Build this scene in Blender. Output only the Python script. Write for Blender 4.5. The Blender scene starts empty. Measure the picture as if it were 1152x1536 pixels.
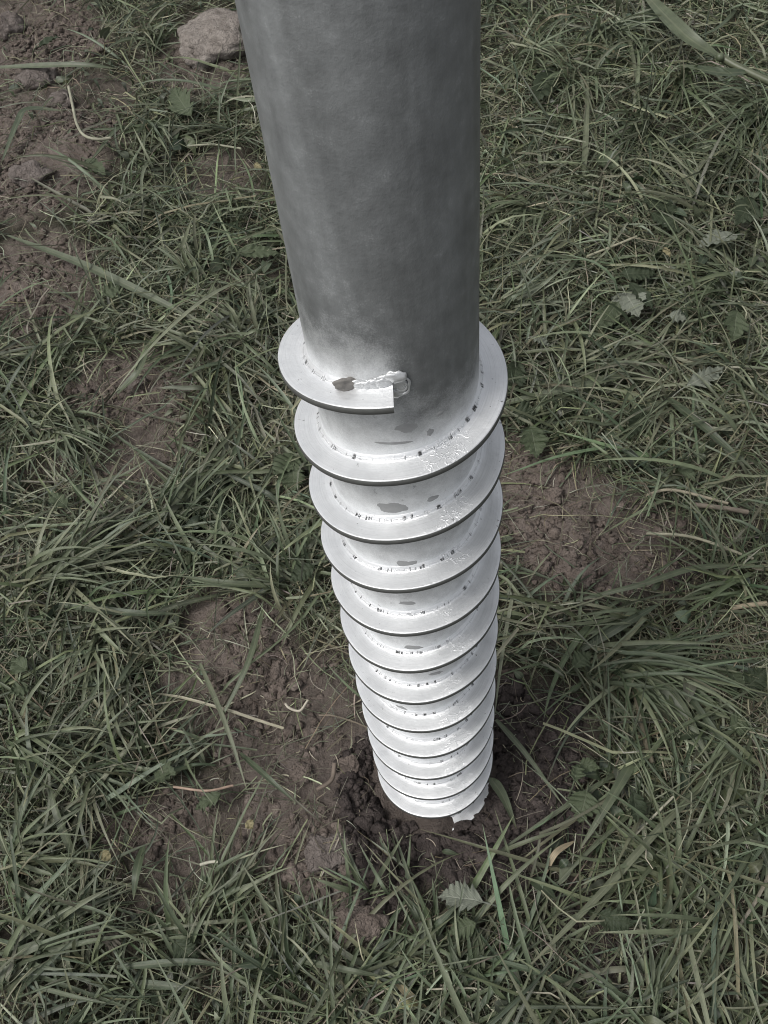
import bpy, bmesh, math, random
import numpy as np
from mathutils import Vector, Matrix

rng = np.random.default_rng(11)
random.seed(7)
scene = bpy.context.scene
COL = scene.collection

# ------------------------------------------------------------------ camera
LEAN = math.radians(-9.0)              # the post leans a little over the ground
BASE_DROP = 0.7975                     # from the cut end of the flight down to the soil, along the post
R_POLE, R_FL, PITCH, PHASE = 0.0578, 0.0775, 0.0682, 0.0414
F_PX = 1308.8
ROT = np.array(Matrix.Rotation(LEAN, 3, 'X'))
def pole_to_world(p):
    p = np.asarray(p, float) + np.array([0, 0, BASE_DROP])
    return p @ ROT.T
pit, yaw, roll = 0.9136, -0.0476, 0.1367
fwd = np.array([math.sin(yaw)*math.cos(pit), math.cos(yaw)*math.cos(pit), -math.sin(pit)])
rgt = np.array([math.cos(yaw), -math.sin(yaw), 0.0])
dwn = np.cross(fwd, rgt)
r2 = math.cos(roll)*rgt + math.sin(roll)*dwn
d2 = -math.sin(roll)*rgt + math.cos(roll)*dwn
CAM = pole_to_world([0, -0.447, 0.3779])
RX, DX, FX = ROT @ r2, ROT @ d2, ROT @ fwd
cam_data = bpy.data.cameras.new('camera')
cam = bpy.data.objects.new('camera', cam_data); COL.objects.link(cam)
m = Matrix.Identity(4)
for i in range(3):
    m[i][0] = RX[i]; m[i][1] = -DX[i]; m[i][2] = -FX[i]; m[i][3] = CAM[i]
cam.matrix_world = m
cam_data.sensor_fit = 'VERTICAL'; cam_data.sensor_height = 24.0
cam_data.lens = F_PX/1536*24.0
cam_data.clip_start = 0.02; cam_data.clip_end = 2000
scene.camera = cam

# ------------------------------------------------------------------ sky, sun, exposure
SUN_EL, SUN_AZ = math.radians(60), math.radians(-104)     # azimuth from +Y towards +X
world = bpy.data.worlds.new('World'); scene.world = world; world.use_nodes = True
wt = world.node_tree; wt.nodes.clear()
sky = wt.nodes.new('ShaderNodeTexSky'); sky.sky_type = 'NISHITA'; sky.sun_disc = False
sky.sun_elevation = SUN_EL; sky.sun_rotation = SUN_AZ
sky.air_density = 1.0; sky.dust_density = 4.0; sky.ozone_density = 1.0
hs = wt.nodes.new('ShaderNodeHueSaturation'); hs.inputs['Saturation'].default_value = 0.22
bg = wt.nodes.new('ShaderNodeBackground'); bg.inputs['Strength'].default_value = 0.12
wo = wt.nodes.new('ShaderNodeOutputWorld')
wt.links.new(sky.outputs[0], hs.inputs['Color']); wt.links.new(hs.outputs[0], bg.inputs['Color'])
wt.links.new(bg.outputs[0], wo.inputs['Surface'])
sd = bpy.data.lights.new('sun', 'SUN'); sd.energy = 1.35; sd.angle = math.radians(20); sd.color = (1.0, 0.97, 0.93)
sun = bpy.data.objects.new('sun', sd); COL.objects.link(sun)
sdir = Vector((math.cos(SUN_EL)*math.sin(SUN_AZ), math.cos(SUN_EL)*math.cos(SUN_AZ), math.sin(SUN_EL)))
sun.rotation_euler = sdir.to_track_quat('Z', 'Y').to_euler(); sun.location = sdir*6
vs = scene.view_settings
vs.view_transform = 'Standard'; vs.look = 'None'; vs.gamma = 1.0; vs.use_curve_mapping = False; vs.exposure = 0.5
scene.render.engine = 'CYCLES'
scene.cycles.max_bounces = 6
scene.cycles.filter_width = 1.0

# ------------------------------------------------------------------ helpers
def at(x, y, h=0.0):
    """point where the view ray of photo position x, y meets height h"""
    d = RX*(x-576)/F_PX + DX*(y-768)/F_PX + FX
    t = (h-CAM[2])/d[2]
    return CAM + d*t
def depth_at(p): return float(np.dot(np.asarray(p)-CAM, FX))
TAB = rng.random((16, 256, 256))
def vnoise(x, y, k=0):
    x = np.asarray(x, float); y = np.asarray(y, float)
    xi = np.floor(x).astype(int); yi = np.floor(y).astype(int)
    fx = x-xi; fy = y-yi
    fx = fx*fx*(3-2*fx); fy = fy*fy*(3-2*fy)
    T = TAB[k % 16]
    a = T[xi & 255, yi & 255]; b = T[(xi+1) & 255, yi & 255]
    c = T[xi & 255, (yi+1) & 255]; d = T[(xi+1) & 255, (yi+1) & 255]
    return (a*(1-fx)+b*fx)*(1-fy)+(c*(1-fx)+d*fx)*fy
def fbm(x, y, k=0, oct=4):
    s = 0; a = 0.5; f = 1.0
    for o in range(oct):
        s = s + a*(vnoise(x*f+17.3*o, y*f+9.1*o, k+o)-0.5); a *= 0.5; f *= 2.03
    return s
def worley(x, y, k=0):
    xi = np.floor(x).astype(int); yi = np.floor(y).astype(int)
    f1 = np.full(x.shape, 9.0); f2 = np.full(x.shape, 9.0); ident = np.zeros(x.shape)
    for i in (-1, 0, 1):
        for j in (-1, 0, 1):
            cx = xi+i; cy = yi+j
            px = cx+TAB[k % 16][cx & 255, cy & 255]; py = cy+TAB[(k+1) % 16][cx & 255, cy & 255]
            d = np.hypot(x-px, y-py); idc = TAB[(k+2) % 16][cx & 255, cy & 255]
            near = d < f1
            f2 = np.where(near, f1, np.minimum(f2, d)); ident = np.where(near, idc, ident); f1 = np.where(near, d, f1)
    return f1, f2, ident
def smooth(a, b, x):
    t = np.clip((x-a)/(b-a), 0, 1); return t*t*(3-2*t)
def mesh_from(name, V, faces, mats=(), smooth_shade=True, attrs=None, uv=None):
    """faces: (n,4) or (n,3) int array or list"""
    me = bpy.data.meshes.new(name)
    V = np.asarray(V, np.float32).reshape(-1, 3)
    F = np.asarray(faces, np.int32)
    n, k = F.shape
    me.vertices.add(len(V)); me.vertices.foreach_set('co', V.ravel())
    me.loops.add(n*k); me.loops.foreach_set('vertex_index', F.ravel())
    me.polygons.add(n)
    me.polygons.foreach_set('loop_start', np.arange(0, n*k, k, dtype=np.int32))
    if smooth_shade: me.polygons.foreach_set('use_smooth', np.ones(n, bool))
    for an, (kind, arr) in (attrs or {}).items():
        a = me.attributes.new(an, kind, 'POINT')
        arr = np.asarray(arr, np.float32)
        a.data.foreach_set('color' if kind == 'FLOAT_COLOR' else 'value', arr.ravel())
    if uv is not None:
        l = me.uv_layers.new(name='UVMap')
        l.data.foreach_set('uv', np.asarray(uv, np.float32)[F.ravel()].ravel())
    me.update(calc_edges=True); me.validate()
    for mt in mats: me.materials.append(mt)
    return me
def link(name, me, parent=None, **props):
    o = bpy.data.objects.new(name, me); COL.objects.link(o)
    if parent is not None: o.parent = parent
    for k, v in props.items(): o[k] = v
    return o
def empty(name, loc, label, cat, group=None):
    o = bpy.data.objects.new(name, None); COL.objects.link(o)
    o.location = loc; o.empty_display_size = 0.02
    o['label'] = label; o['category'] = cat
    if group: o['group'] = group
    return o
def grid_faces(nu, nv, off=0, wrap=False):
    i = np.arange(nu-1); j = np.arange(nv if wrap else nv-1)
    I, J = np.meshgrid(i, j, indexing='ij')
    J2 = (J+1) % nv
    return np.stack([I*nv+J, (I+1)*nv+J, (I+1)*nv+J2, I*nv+J2], -1).reshape(-1, 4)+off

# ------------------------------------------------------------------ materials
def new_mat(name):
    mt = bpy.data.materials.new(name); mt.use_nodes = True
    nt = mt.node_tree; nt.nodes.clear()
    out = nt.nodes.new('ShaderNodeOutputMaterial')
    return mt, nt, out
def N(nt, kind, **kw):
    n = nt.nodes.new(kind)
    for k, v in kw.items():
        if k.startswith('i_'):
            key = k[2:].replace('_', ' ')
            n.inputs[key].default_value = v
        else: setattr(n, k, v)
    return n
def ramp(nt, src, stops):
    r = nt.nodes.new('ShaderNodeValToRGB'); e = r.color_ramp.elements
    while len(e) < len(stops): e.new(0.5)
    for el, (p, c) in zip(e, stops):
        el.position = p; el.color = (c if isinstance(c, tuple) else (c, c, c))+(1,) if not (isinstance(c, tuple) and len(c) == 4) else c
    nt.links.new(src, r.inputs[0]); return r.outputs[0]
def noise(nt, vec, scale, detail=4, rough=0.55, dist=0.0):
    n = N(nt, 'ShaderNodeTexNoise', i_Scale=scale, i_Detail=detail, i_Roughness=rough, i_Distortion=dist)
    if vec is not None: nt.links.new(vec, n.inputs['Vector'])
    return n.outputs['Fac']
def mixc(nt, fac, a, b, mode='MIX'):
    n = nt.nodes.new('ShaderNodeMix'); n.data_type = 'RGBA'; n.blend_type = mode
    for sock, v in ((n.inputs[0], fac), (n.inputs[6], a), (n.inputs[7], b)):
        if hasattr(v, 'is_output'): nt.links.new(v, sock)
        else: sock.default_value = v if not isinstance(v, tuple) else v+(1,)
    return n.outputs[2]
def mth(nt, op, a, b=None, clamp=False):
    n = nt.nodes.new('ShaderNodeMath'); n.operation = op; n.use_clamp = clamp
    for s, v in ((0, a), (1, b)):
        if v is None: continue
        if hasattr(v, 'is_output'): nt.links.new(v, n.inputs[s])
        else: n.inputs[s].default_value = v
    return n.outputs[0]
def attr(nt, name):
    return N(nt, 'ShaderNodeAttribute', attribute_name=name)
def bump(nt, h, strength, dist, normal=None):
    b = N(nt, 'ShaderNodeBump', i_Strength=strength, i_Distance=dist)
    nt.links.new(h, b.inputs['Height'])
    if normal is not None: nt.links.new(normal, b.inputs['Normal'])
    return b.outputs[0]

def soil_material():
    mt, nt, out = new_mat('soil')
    co = N(nt, 'ShaderNodeTexCoord').outputs['Object']
    bs = N(nt, 'ShaderNodeBsdfPrincipled', i_Roughness=0.9)
    bs.inputs['Specular IOR Level'].default_value = 0.25
    n1 = noise(nt, co, 9, 5); n2 = noise(nt, co, 90, 6, 0.65); n3 = noise(nt, co, 420, 4, 0.6)
    dry = ramp(nt, n1, [(0.3, (0.105, 0.084, 0.070)), (0.7, (0.172, 0.140, 0.120))])
    dry = mixc(nt, ramp(nt, n2, [(0.35, 0.0), (0.7, 1.0)]), dry, (0.21, 0.176, 0.155))
    wet = mixc(nt, n2, (0.050, 0.041, 0.036), (0.095, 0.077, 0.067))
    col = mixc(nt, attr(nt, 'wet').outputs['Fac'], dry, wet)
    litter = mixc(nt, n2, (0.018, 0.019, 0.012), (0.06, 0.058, 0.035))
    col = mixc(nt, attr(nt, 'turf').outputs['Fac'], col, litter)
    col = mixc(nt, mth(nt, 'MULTIPLY', ramp(nt, n3, [(0.55, 0.0), (0.75, 1.0)]), 0.35), col, (0.24, 0.21, 0.19))
    nt.links.new(col, bs.inputs['Base Color'])
    h = mth(nt, 'ADD', mth(nt, 'MULTIPLY', n2, 1.0), mth(nt, 'MULTIPLY', n3, 0.5))
    nt.links.new(bump(nt, h, 1.0, 0.009), bs.inputs['Normal'])
    nt.links.new(bs.outputs[0], out.inputs[0]); return mt

def clod_material(name, c0, c1, c2):
    mt, nt, out = new_mat(name)
    co = N(nt, 'ShaderNodeTexCoord').outputs['Object']
    bs = N(nt, 'ShaderNodeBsdfPrincipled', i_Roughness=0.92)
    bs.inputs['Specular IOR Level'].default_value = 0.2
    n1 = noise(nt, co, 45, 6, 0.65); n2 = noise(nt, co, 300, 5, 0.65)
    col = ramp(nt, n1, [(0.3, c0), (0.52, c1), (0.75, c2)])
    vo = N(nt, 'ShaderNodeTexVoronoi', feature='DISTANCE_TO_EDGE', i_Scale=38.0)
    wv = nt.nodes.new('ShaderNodeVectorMath'); wv.operation = 'MULTIPLY_ADD'
    nz = N(nt, 'ShaderNodeTexNoise', i_Scale=40.0, i_Detail=6); nt.links.new(co, nz.inputs['Vector'])
    nt.links.new(nz.outputs['Color'], wv.inputs[0]); wv.inputs[1].default_value = (0.05, 0.05, 0.05); nt.links.new(co, wv.inputs[2])
    nt.links.new(wv.outputs[0], vo.inputs['Vector'])
    crack = ramp(nt, vo.outputs[0], [(0.0, 0.0), (0.05, 1.0)])
    nt.links.new(col, bs.inputs['Base Color'])
    h = mth(nt, 'ADD', mth(nt, 'MULTIPLY', n2, 0.5), mth(nt, 'MULTIPLY', crack, 0.22))
    h = mth(nt, 'ADD', h, mth(nt, 'MULTIPLY', noise(nt, co, 120, 4, 0.6), 1.6))
    nt.links.new(bump(nt, h, 1.0, 0.006), bs.inputs['Normal'])
    nt.links.new(bs.outputs[0], out.inputs[0]); return mt

def blade_material(name, trans=0.24, rough=0.43, spec=0.5):
    mt, nt, out = new_mat(name)
    bs = N(nt, 'ShaderNodeBsdfPrincipled', i_Roughness=rough)
    bs.inputs['Specular IOR Level'].default_value = spec
    uv = N(nt, 'ShaderNodeTexCoord').outputs['UV']
    sep = N(nt, 'ShaderNodeSeparateXYZ'); nt.links.new(uv, sep.inputs[0])
    u, v = sep.outputs[0], sep.outputs[1]
    c = attr(nt, 'tint').outputs['Color']
    mp = N(nt, 'ShaderNodeMapping'); mp.inputs['Scale'].default_value = (9, 1.2, 1); nt.links.new(uv, mp.inputs[0])
    stripe = noise(nt, mp.outputs[0], 3.0, 3)
    geo = N(nt, 'ShaderNodeTexCoord').outputs['Object']
    blot = noise(nt, geo, 60, 3)
    c = mixc(nt, 1.0, c, ramp(nt, stripe, [(0.3, 0.78), (0.7, 1.2)]), 'MULTIPLY')
    c = mixc(nt, 1.0, c, ramp(nt, blot, [(0.3, 0.8), (0.7, 1.2)]), 'MULTIPLY')
    rib = ramp(nt, mth(nt, 'ABSOLUTE', mth(nt, 'SUBTRACT', u, 0.5)), [(0.0, 0.45), (0.1, 0.0)])
    c = mixc(nt, rib, c, (0.16, 0.17, 0.11))
    tip = ramp(nt, v, [(0.82, 0.0), (1.0, 0.55)])
    c = mixc(nt, mth(nt, 'MULTIPLY', tip, blot), c, (0.2, 0.18, 0.11))
    nt.links.new(c, bs.inputs['Base Color'])
    nt.links.new(bump(nt, stripe, 0.35, 0.001), bs.inputs['Normal'])
    tr = N(nt, 'ShaderNodeBsdfTranslucent'); nt.links.new(c, tr.inputs[0])
    mx = N(nt, 'ShaderNodeMixShader'); mx.inputs[0].default_value = trans
    nt.links.new(bs.outputs[0], mx.inputs[1]); nt.links.new(tr.outputs[0], mx.inputs[2])
    nt.links.new(mx.outputs[0], out.inputs[0]); return mt

def leaf_material(name, c0, c1, vein):
    mt, nt, out = new_mat(name)
    bs = N(nt, 'ShaderNodeBsdfPrincipled', i_Roughness=0.62)
    bs.inputs['Specular IOR Level'].default_value = 0.25
    uv = N(nt, 'ShaderNodeTexCoord').outputs['UV']
    sep = N(nt, 'ShaderNodeSeparateXYZ'); nt.links.new(uv, sep.inputs[0])
    au = mth(nt, 'ABSOLUTE', mth(nt, 'SUBTRACT', sep.outputs[0], 0.5))
    ob = N(nt, 'ShaderNodeTexCoord').outputs['Object']
    n = noise(nt, ob, 140, 5, 0.6)
    c = mixc(nt, n, c0, c1)
    # side veins run forward from the midrib
    ph = mth(nt, 'SUBTRACT', mth(nt, 'MULTIPLY', sep.outputs[1], 6.0), mth(nt, 'MULTIPLY', au, 4.2))
    fr = mth(nt, 'ABSOLUTE', mth(nt, 'SUBTRACT', mth(nt, 'FRACT', ph), 0.5))
    side = ramp(nt, fr, [(0.0, 1.0), (0.1, 0.0)])
    mid = ramp(nt, au, [(0.0, 1.0), (0.035, 0.0)])
    vmask = mth(nt, 'MAXIMUM', side, mid)
    c = mixc(nt, mth(nt, 'MULTIPLY', vmask, 0.55), c, vein)
    nt.links.new(c, bs.inputs['Base Color'])
    h = mth(nt, 'SUBTRACT', mth(nt, 'MULTIPLY', n, 0.6), vmask)
    nt.links.new(bump(nt, h, 0.6, 0.0012), bs.inputs['Normal'])
    tr = N(nt, 'ShaderNodeBsdfTranslucent'); nt.links.new(c, tr.inputs[0])
    mx = N(nt, 'ShaderNodeMixShader'); mx.inputs[0].default_value = 0.18
    nt.links.new(bs.outputs[0], mx.inputs[1]); nt.links.new(tr.outputs[0], mx.inputs[2])
    nt.links.new(mx.outputs[0], out.inputs[0]); return mt

def zinc_nodes(nt, co):
    n1 = noise(nt, co, 14, 5, 0.6); n2 = noise(nt, co, 70, 5, 0.6)
    mp = N(nt, 'ShaderNodeMapping'); mp.inputs['Scale'].default_value = (1, 1, 0.14); nt.links.new(co, mp.inputs[0])
    n3 = noise(nt, mp.outputs[0], 42, 5, 0.65)
    c = ramp(nt, n1, [(0.3, (0.168, 0.176, 0.178)), (0.7, (0.195, 0.204, 0.205))])
    c = mixc(nt, 1.0, c, ramp(nt, n3, [(0.3, 0.74), (0.7, 1.2)]), 'MULTIPLY')
    c = mixc(nt, 1.0, c, ramp(nt, n2, [(0.3, 0.8), (0.7, 1.16)]), 'MULTIPLY')
    return c, n1, n2, n3
def pole_material():
    mt, nt, out = new_mat('galvanised_steel_with_overspray')
    co = N(nt, 'ShaderNodeTexCoord').outputs['Object']
    zinc, n1, n2, n3 = zinc_nodes(nt, co)
    fine = noise(nt, co, 900, 3, 0.7)
    grit = noise(nt, co, 330, 4, 0.6)
    p = attr(nt, 'paint').outputs['Fac']
    pp = mth(nt, 'ADD', p, mth(nt, 'MULTIPLY', mth(nt, 'SUBTRACT', fine, 0.5), 0.5))
    pp = mth(nt, 'ADD', pp, mth(nt, 'MULTIPLY', mth(nt, 'SUBTRACT', n2, 0.5), 0.5))
    pf = ramp(nt, pp, [(0.08, 0.0), (0.9, 1.0)])
    worn = ramp(nt, noise(nt, co, 120, 6, 0.7), [(0.64, 0.0), (0.7, 0.6)])
    white = mixc(nt, n2, (0.66, 0.675, 0.685), (0.76, 0.775, 0.78))
    pf = mth(nt, 'MULTIPLY', pf, mth(nt, 'SUBTRACT', 1.0, worn))
    c = mixc(nt, pf, zinc, white)
    bs = N(nt, 'ShaderNodeBsdfPrincipled')
    nt.links.new(c, bs.inputs['Base Color'])
    met = mth(nt, 'SUBTRACT', 0.16, mth(nt, 'MULTIPLY', pf, -0.1))
    nt.links.new(met, bs.inputs['Metallic'])
    nt.links.new(ramp(nt, n3, [(0.3, 0.42), (0.7, 0.58)]), bs.inputs['Roughness'])
    h = mth(nt, 'ADD', mth(nt, 'MULTIPLY', grit, 0.5), mth(nt, 'MULTIPLY', n2, 0.25))
    h = mth(nt, 'ADD', h, mth(nt, 'MULTIPLY', fine, 0.15))
    nt.links.new(bump(nt, h, 0.5, 0.0012), bs.inputs['Normal'])
    nt.links.new(bs.outputs[0], out.inputs[0]); return mt
def paint_material():
    mt, nt, out = new_mat('white_paint')
    co = N(nt, 'ShaderNodeTexCoord').outputs['Object']
    uv = N(nt, 'ShaderNodeTexCoord').outputs['UV']      # u: arc length (m) * 10, v: 0 at the pole .. 1 at the rim
    sep = N(nt, 'ShaderNodeSeparateXYZ'); nt.links.new(uv, sep.inputs[0])
    n1 = noise(nt, co, 35, 5, 0.6); n2 = noise(nt, co, 260, 5, 0.65); n3 = noise(nt, co, 90, 6, 0.7)
    c = ramp(nt, n1, [(0.3, (0.57, 0.582, 0.592)), (0.7, (0.72, 0.73, 0.738))])
    # bare specks, scattered
    speck = ramp(nt, n2, [(0.63, 0.0), (0.67, 1.0)])
    speck = mth(nt, 'MULTIPLY', speck, ramp(nt, n3, [(0.52, 0.0), (0.6, 1.0)]))
    c = mixc(nt, mth(nt, 'MULTIPLY', speck, 0.85), c, (0.09, 0.09, 0.09))
    # broken dark line where the paint did not reach into the welded seam
    cmb = N(nt, 'ShaderNodeCombineXYZ'); nt.links.new(sep.outputs[0], cmb.inputs[0])
    dash = ramp(nt, noise(nt, cmb.outputs[0], 8.5, 3, 0.7), [(0.52, 0.0), (0.555, 1.0)])
    dash2 = ramp(nt, noise(nt, cmb.outputs[0], 0.9, 1), [(0.4, 0.0), (0.5, 1.0)])
    wob = mth(nt, 'ADD', sep.outputs[1], mth(nt, 'MULTIPLY', mth(nt, 'SUBTRACT', n2, 0.5), 0.14))
    dv = mth(nt, 'ABSOLUTE', mth(nt, 'SUBTRACT', wob, 0.115))
    line = ramp(nt, dv, [(0.035, 1.0), (0.06, 0.0)])
    hair = ramp(nt, dv, [(0.006, 0.55), (0.02, 0.0)])
    gaps = ramp(nt, noise(nt, co, 420, 2, 0.6), [(0.36, 0.15), (0.5, 1.0)])
    seam = mth(nt, 'MAXIMUM', mth(nt, 'MULTIPLY', mth(nt, 'MULTIPLY', line, gaps), mth(nt, 'MULTIPLY', dash, dash2)), mth(nt, 'MULTIPLY', hair, 0.4))
    c = mixc(nt, seam, c, (0.035, 0.036, 0.036))
    # faint greyer scuffs running along the spiral
    mp = N(nt, 'ShaderNodeMapping'); mp.inputs['Scale'].default_value = (0.8, 16, 1); nt.links.new(uv, mp.inputs[0])
    sc = ramp(nt, noise(nt, mp.outputs[0], 2.0, 6, 0.7), [(0.47, 0.0), (0.75, 0.7)])
    c = mixc(nt, sc, c, (0.45, 0.46, 0.465))
    bs = N(nt, 'ShaderNodeBsdfPrincipled', i_Roughness=0.37, i_Metallic=0.45)
    nt.links.new(c, bs.inputs['Base Color'])
    vo = N(nt, 'ShaderNodeTexVoronoi', feature='DISTANCE_TO_EDGE', i_Scale=130.0)
    wv = nt.nodes.new('ShaderNodeVectorMath'); wv.operation = 'MULTIPLY_ADD'
    nz = N(nt, 'ShaderNodeTexNoise', i_Scale=110.0, i_Detail=4); nt.links.new(co, nz.inputs['Vector'])
    nt.links.new(nz.outputs['Color'], wv.inputs[0]); wv.inputs[1].default_value = (0.02, 0.02, 0.02); nt.links.new(co, wv.inputs[2])
    nt.links.new(wv.outputs[0], vo.inputs['Vector'])
    sx = N(nt, 'ShaderNodeSeparateXYZ'); nt.links.new(co, sx.inputs[0])
    side_on = ramp(nt, mth(nt, 'ABSOLUTE', mth(nt, 'SUBTRACT', sx.outputs[0], 0.028)), [(0.004, 1.0), (0.022, 0.0)])
    wr = mth(nt, 'MULTIPLY', ramp(nt, vo.outputs[0], [(0.0, 1.0), (0.07, 0.0)]), mth(nt, 'MULTIPLY', side_on, ramp(nt, n1, [(0.44, 0.0), (0.54, 1.0)])))
    h = mth(nt, 'ADD', mth(nt, 'MULTIPLY', n3, 0.7), mth(nt, 'MULTIPLY', n2, 0.2))
    h = mth(nt, 'ADD', h, mth(nt, 'MULTIPLY', wr, 0.5))
    h = mth(nt, 'SUBTRACT', h, mth(nt, 'MULTIPLY', seam, 0.8))
    nt.links.new(bump(nt, h, 0.6, 0.0015), bs.inputs['Normal'])
    nt.links.new(bs.outputs[0], out.inputs[0]); return mt
def steel_material(name, base, rough=0.55, metal=0.3):
    mt, nt, out = new_mat(name)
    co = N(nt, 'ShaderNodeTexCoord').outputs['Object']
    n = noise(nt, co, 160, 5, 0.65); n2 = noise(nt, co, 30, 3)
    c = mixc(nt, n, tuple(b*0.7 for b in base), tuple(b*1.3 for b in base))
    c = mixc(nt, mth(nt, 'MULTIPLY', n2, 0.3), c, tuple(b*1.7 for b in base))
    bs = N(nt, 'ShaderNodeBsdfPrincipled', i_Roughness=rough, i_Metallic=metal)
    nt.links.new(c, bs.inputs['Base Color'])
    nt.links.new(bump(nt, n, 0.4, 0.0008), bs.inputs['Normal'])
    nt.links.new(bs.outputs[0], out.inputs[0]); return mt

M_SOIL = soil_material()
M_CRUMB = clod_material('soil_crumb', (0.098, 0.079, 0.067), (0.15, 0.122, 0.105), (0.205, 0.172, 0.15))
M_WET = clod_material('damp_soil', (0.04, 0.033, 0.031), (0.066, 0.054, 0.05), (0.10, 0.083, 0.076))
M_PALE = clod_material('dried_mud', (0.12, 0.103, 0.09), (0.225, 0.2, 0.178), (0.31, 0.28, 0.25))
M_CLOD = clod_material('brown_clod', (0.09, 0.076, 0.067), (0.15, 0.128, 0.116), (0.205, 0.18, 0.164))
M_PEB = clod_material('pebble_stone', (0.22, 0.22, 0.2), (0.33, 0.33, 0.3), (0.45, 0.44, 0.41))
M_BLADE = blade_material('grass_blade')
M_DRY = blade_material('dry_grass', trans=0.12, rough=0.6, spec=0.25)
M_LEAF = leaf_material('weed_leaf_green', (0.05, 0.066, 0.036), (0.085, 0.104, 0.06), (0.13, 0.145, 0.10))
M_LEAFD = leaf_material('weed_leaf_dark', (0.026, 0.036, 0.02), (0.046, 0.06, 0.034), (0.07, 0.082, 0.05))
M_LEAFP = leaf_material('weed_leaf_pale', (0.125, 0.14, 0.11), (0.18, 0.195, 0.155), (0.30, 0.31, 0.26))
M_LEAFB = leaf_material('weed_leaf_brown', (0.06, 0.055, 0.042), (0.10, 0.09, 0.07), (0.14, 0.13, 0.10))
M_LEAFY = leaf_material('leaf_yellow', (0.20, 0.18, 0.10), (0.28, 0.25, 0.15), (0.36, 0.31, 0.17))
M_FLAKE = steel_material('dry_mud_chip', (0.15, 0.142, 0.132), 0.85, 0.0)
M_WELD = steel_material('weld_metal', (0.46, 0.47, 0.475), 0.34, 0.5)
M_POLE = pole_material()
M_PAINT = paint_material()
M_RIM = steel_material('bare_dark_steel', (0.075, 0.077, 0.073), 0.6, 0.0)
M_BARE = steel_material('bare_grey_steel', (0.24, 0.245, 0.245), 0.55, 0.1)
M_TUBE_IN = steel_material('dull_inner_steel', (0.16, 0.16, 0.155), 0.7, 0.2)

# ------------------------------------------------------------------ ground
# bare earth patches: photo x, y, half sizes, dampness, strength
DIRT = [(40, 235, 120, 95, .15, 1), (50, 430, 95, 75, .1, 1), (25, 60, 110, 75, .25, .9), (320, 80, 70, 60, .2, .8),
        (215, 575, 105, 55, .2, .95), (235, 660, 60, 70, .35, .9), (200, 735, 60, 40, .5, .8), (70, 690, 40, 40, .3, .5),
        (790, 740, 85, 85, .2, 1), (860, 800, 120, 95, .15, 1), (905, 840, 75, 60, .2, .9), (1000, 830, 60, 60, .6, .7),
        (350, 955, 80, 70, .1, 1), (300, 1040, 75, 60, .2, .75), (430, 1080, 110, 100, .45, .85), (480, 1190, 130, 130, .45, 1),
        (500, 1265, 90, 85, .3, 1), (255, 1255, 90, 55, .25, .85), (340, 1210, 80, 60, .3, .7), (170, 1270, 50, 35, .3, .6),
        (650, 1230, 150, 105, .95, 1), (790, 1120, 95, 95, .85, 1), (690, 1300, 100, 50, .9, 1), (800, 1220, 90, 70, .85, .9),
        (545, 1390, 60, 50, .4, .9), (330, 262, 50, 35, .3, .7), (235, 1330, 40, 45, .4, .5), (890, 1440, 90, 60, .6, .55),
        (850, 1350, 70, 40, .7, .5), (530, 1000, 60, 60, .5, .6), (120, 150, 80, 40, .3, .6), (1130, 800, 50, 60, .6, .5)]
_D = []
for (x, y, a, b, w, s) in DIRT:
    c = at(x, y); e1 = at(x+a, y); e2 = at(x, y+b)
    _D.append((c[0], c[1], np.linalg.norm(e1-c), np.linalg.norm(e2-c), w, s))
def dirt_mask(x, y):
    jx = x+0.035*fbm(x*14, y*14, 3)*2; jy = y+0.035*fbm(x*14+50, y*14, 5)*2
    D = np.zeros(np.shape(x)); W = np.zeros(np.shape(x)); S = np.full(np.shape(x), 1e-6)
    for cx, cy, a, b, w, s in _D:
        r = np.sqrt(((jx-cx)/a)**2+((jy-cy)/b)**2)/1.1
        k = s*(1-smooth(0.75, 1.2, r))
        D = np.maximum(D, k); kk = np.exp(-r*r*1.5); W += w*kk; S += kk
    return D, np.clip(W/S, 0, 1)*np.clip(S*2, 0, 1)
CL = [(at(*p)[:2], r, h) for p, r, h in
      (((320, 85), .10, .02), ((545, 1390), .055, .022), ((860, 810), .13, .016), ((500, 1270), .09, .016), ((40, 250), .15, .02),
       ((690, 1290), .08, .012), ((560, 1180), .07, .012), ((800, 1120), .09, .014))]
FR = at(655, 1246)
def gh_low(x, y):
    x = np.asarray(x, float); y = np.asarray(y, float)
    far = smooth(3.0, 20.0, np.hypot(x, y))
    h = (0.05*fbm(x*3.1, y*3.1, 1, 3)+0.022*fbm(x*13, y*13, 4, 3))*(1-far)
    for c, r, a in CL: h = h+a*np.exp(-((x-c[0])**2+(y-c[1])**2)/r**2)
    d = np.hypot(x, y+0.01)
    h = h*smooth(0.05, 0.3, d)
    ang = np.arctan2(y, x)
    front = 0.5+0.5*np.cos(ang+math.pi/2+0.35)
    h = h-0.010*front*np.exp(-(np.maximum(d-0.075, 0)/0.035)**2)+0.010*np.exp(-((d-0.17)/0.05)**2)
    h = h+0.0085*np.exp(-((x-FR[0])**2+(y-FR[1])**2)/0.024**2)
    return h
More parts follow.
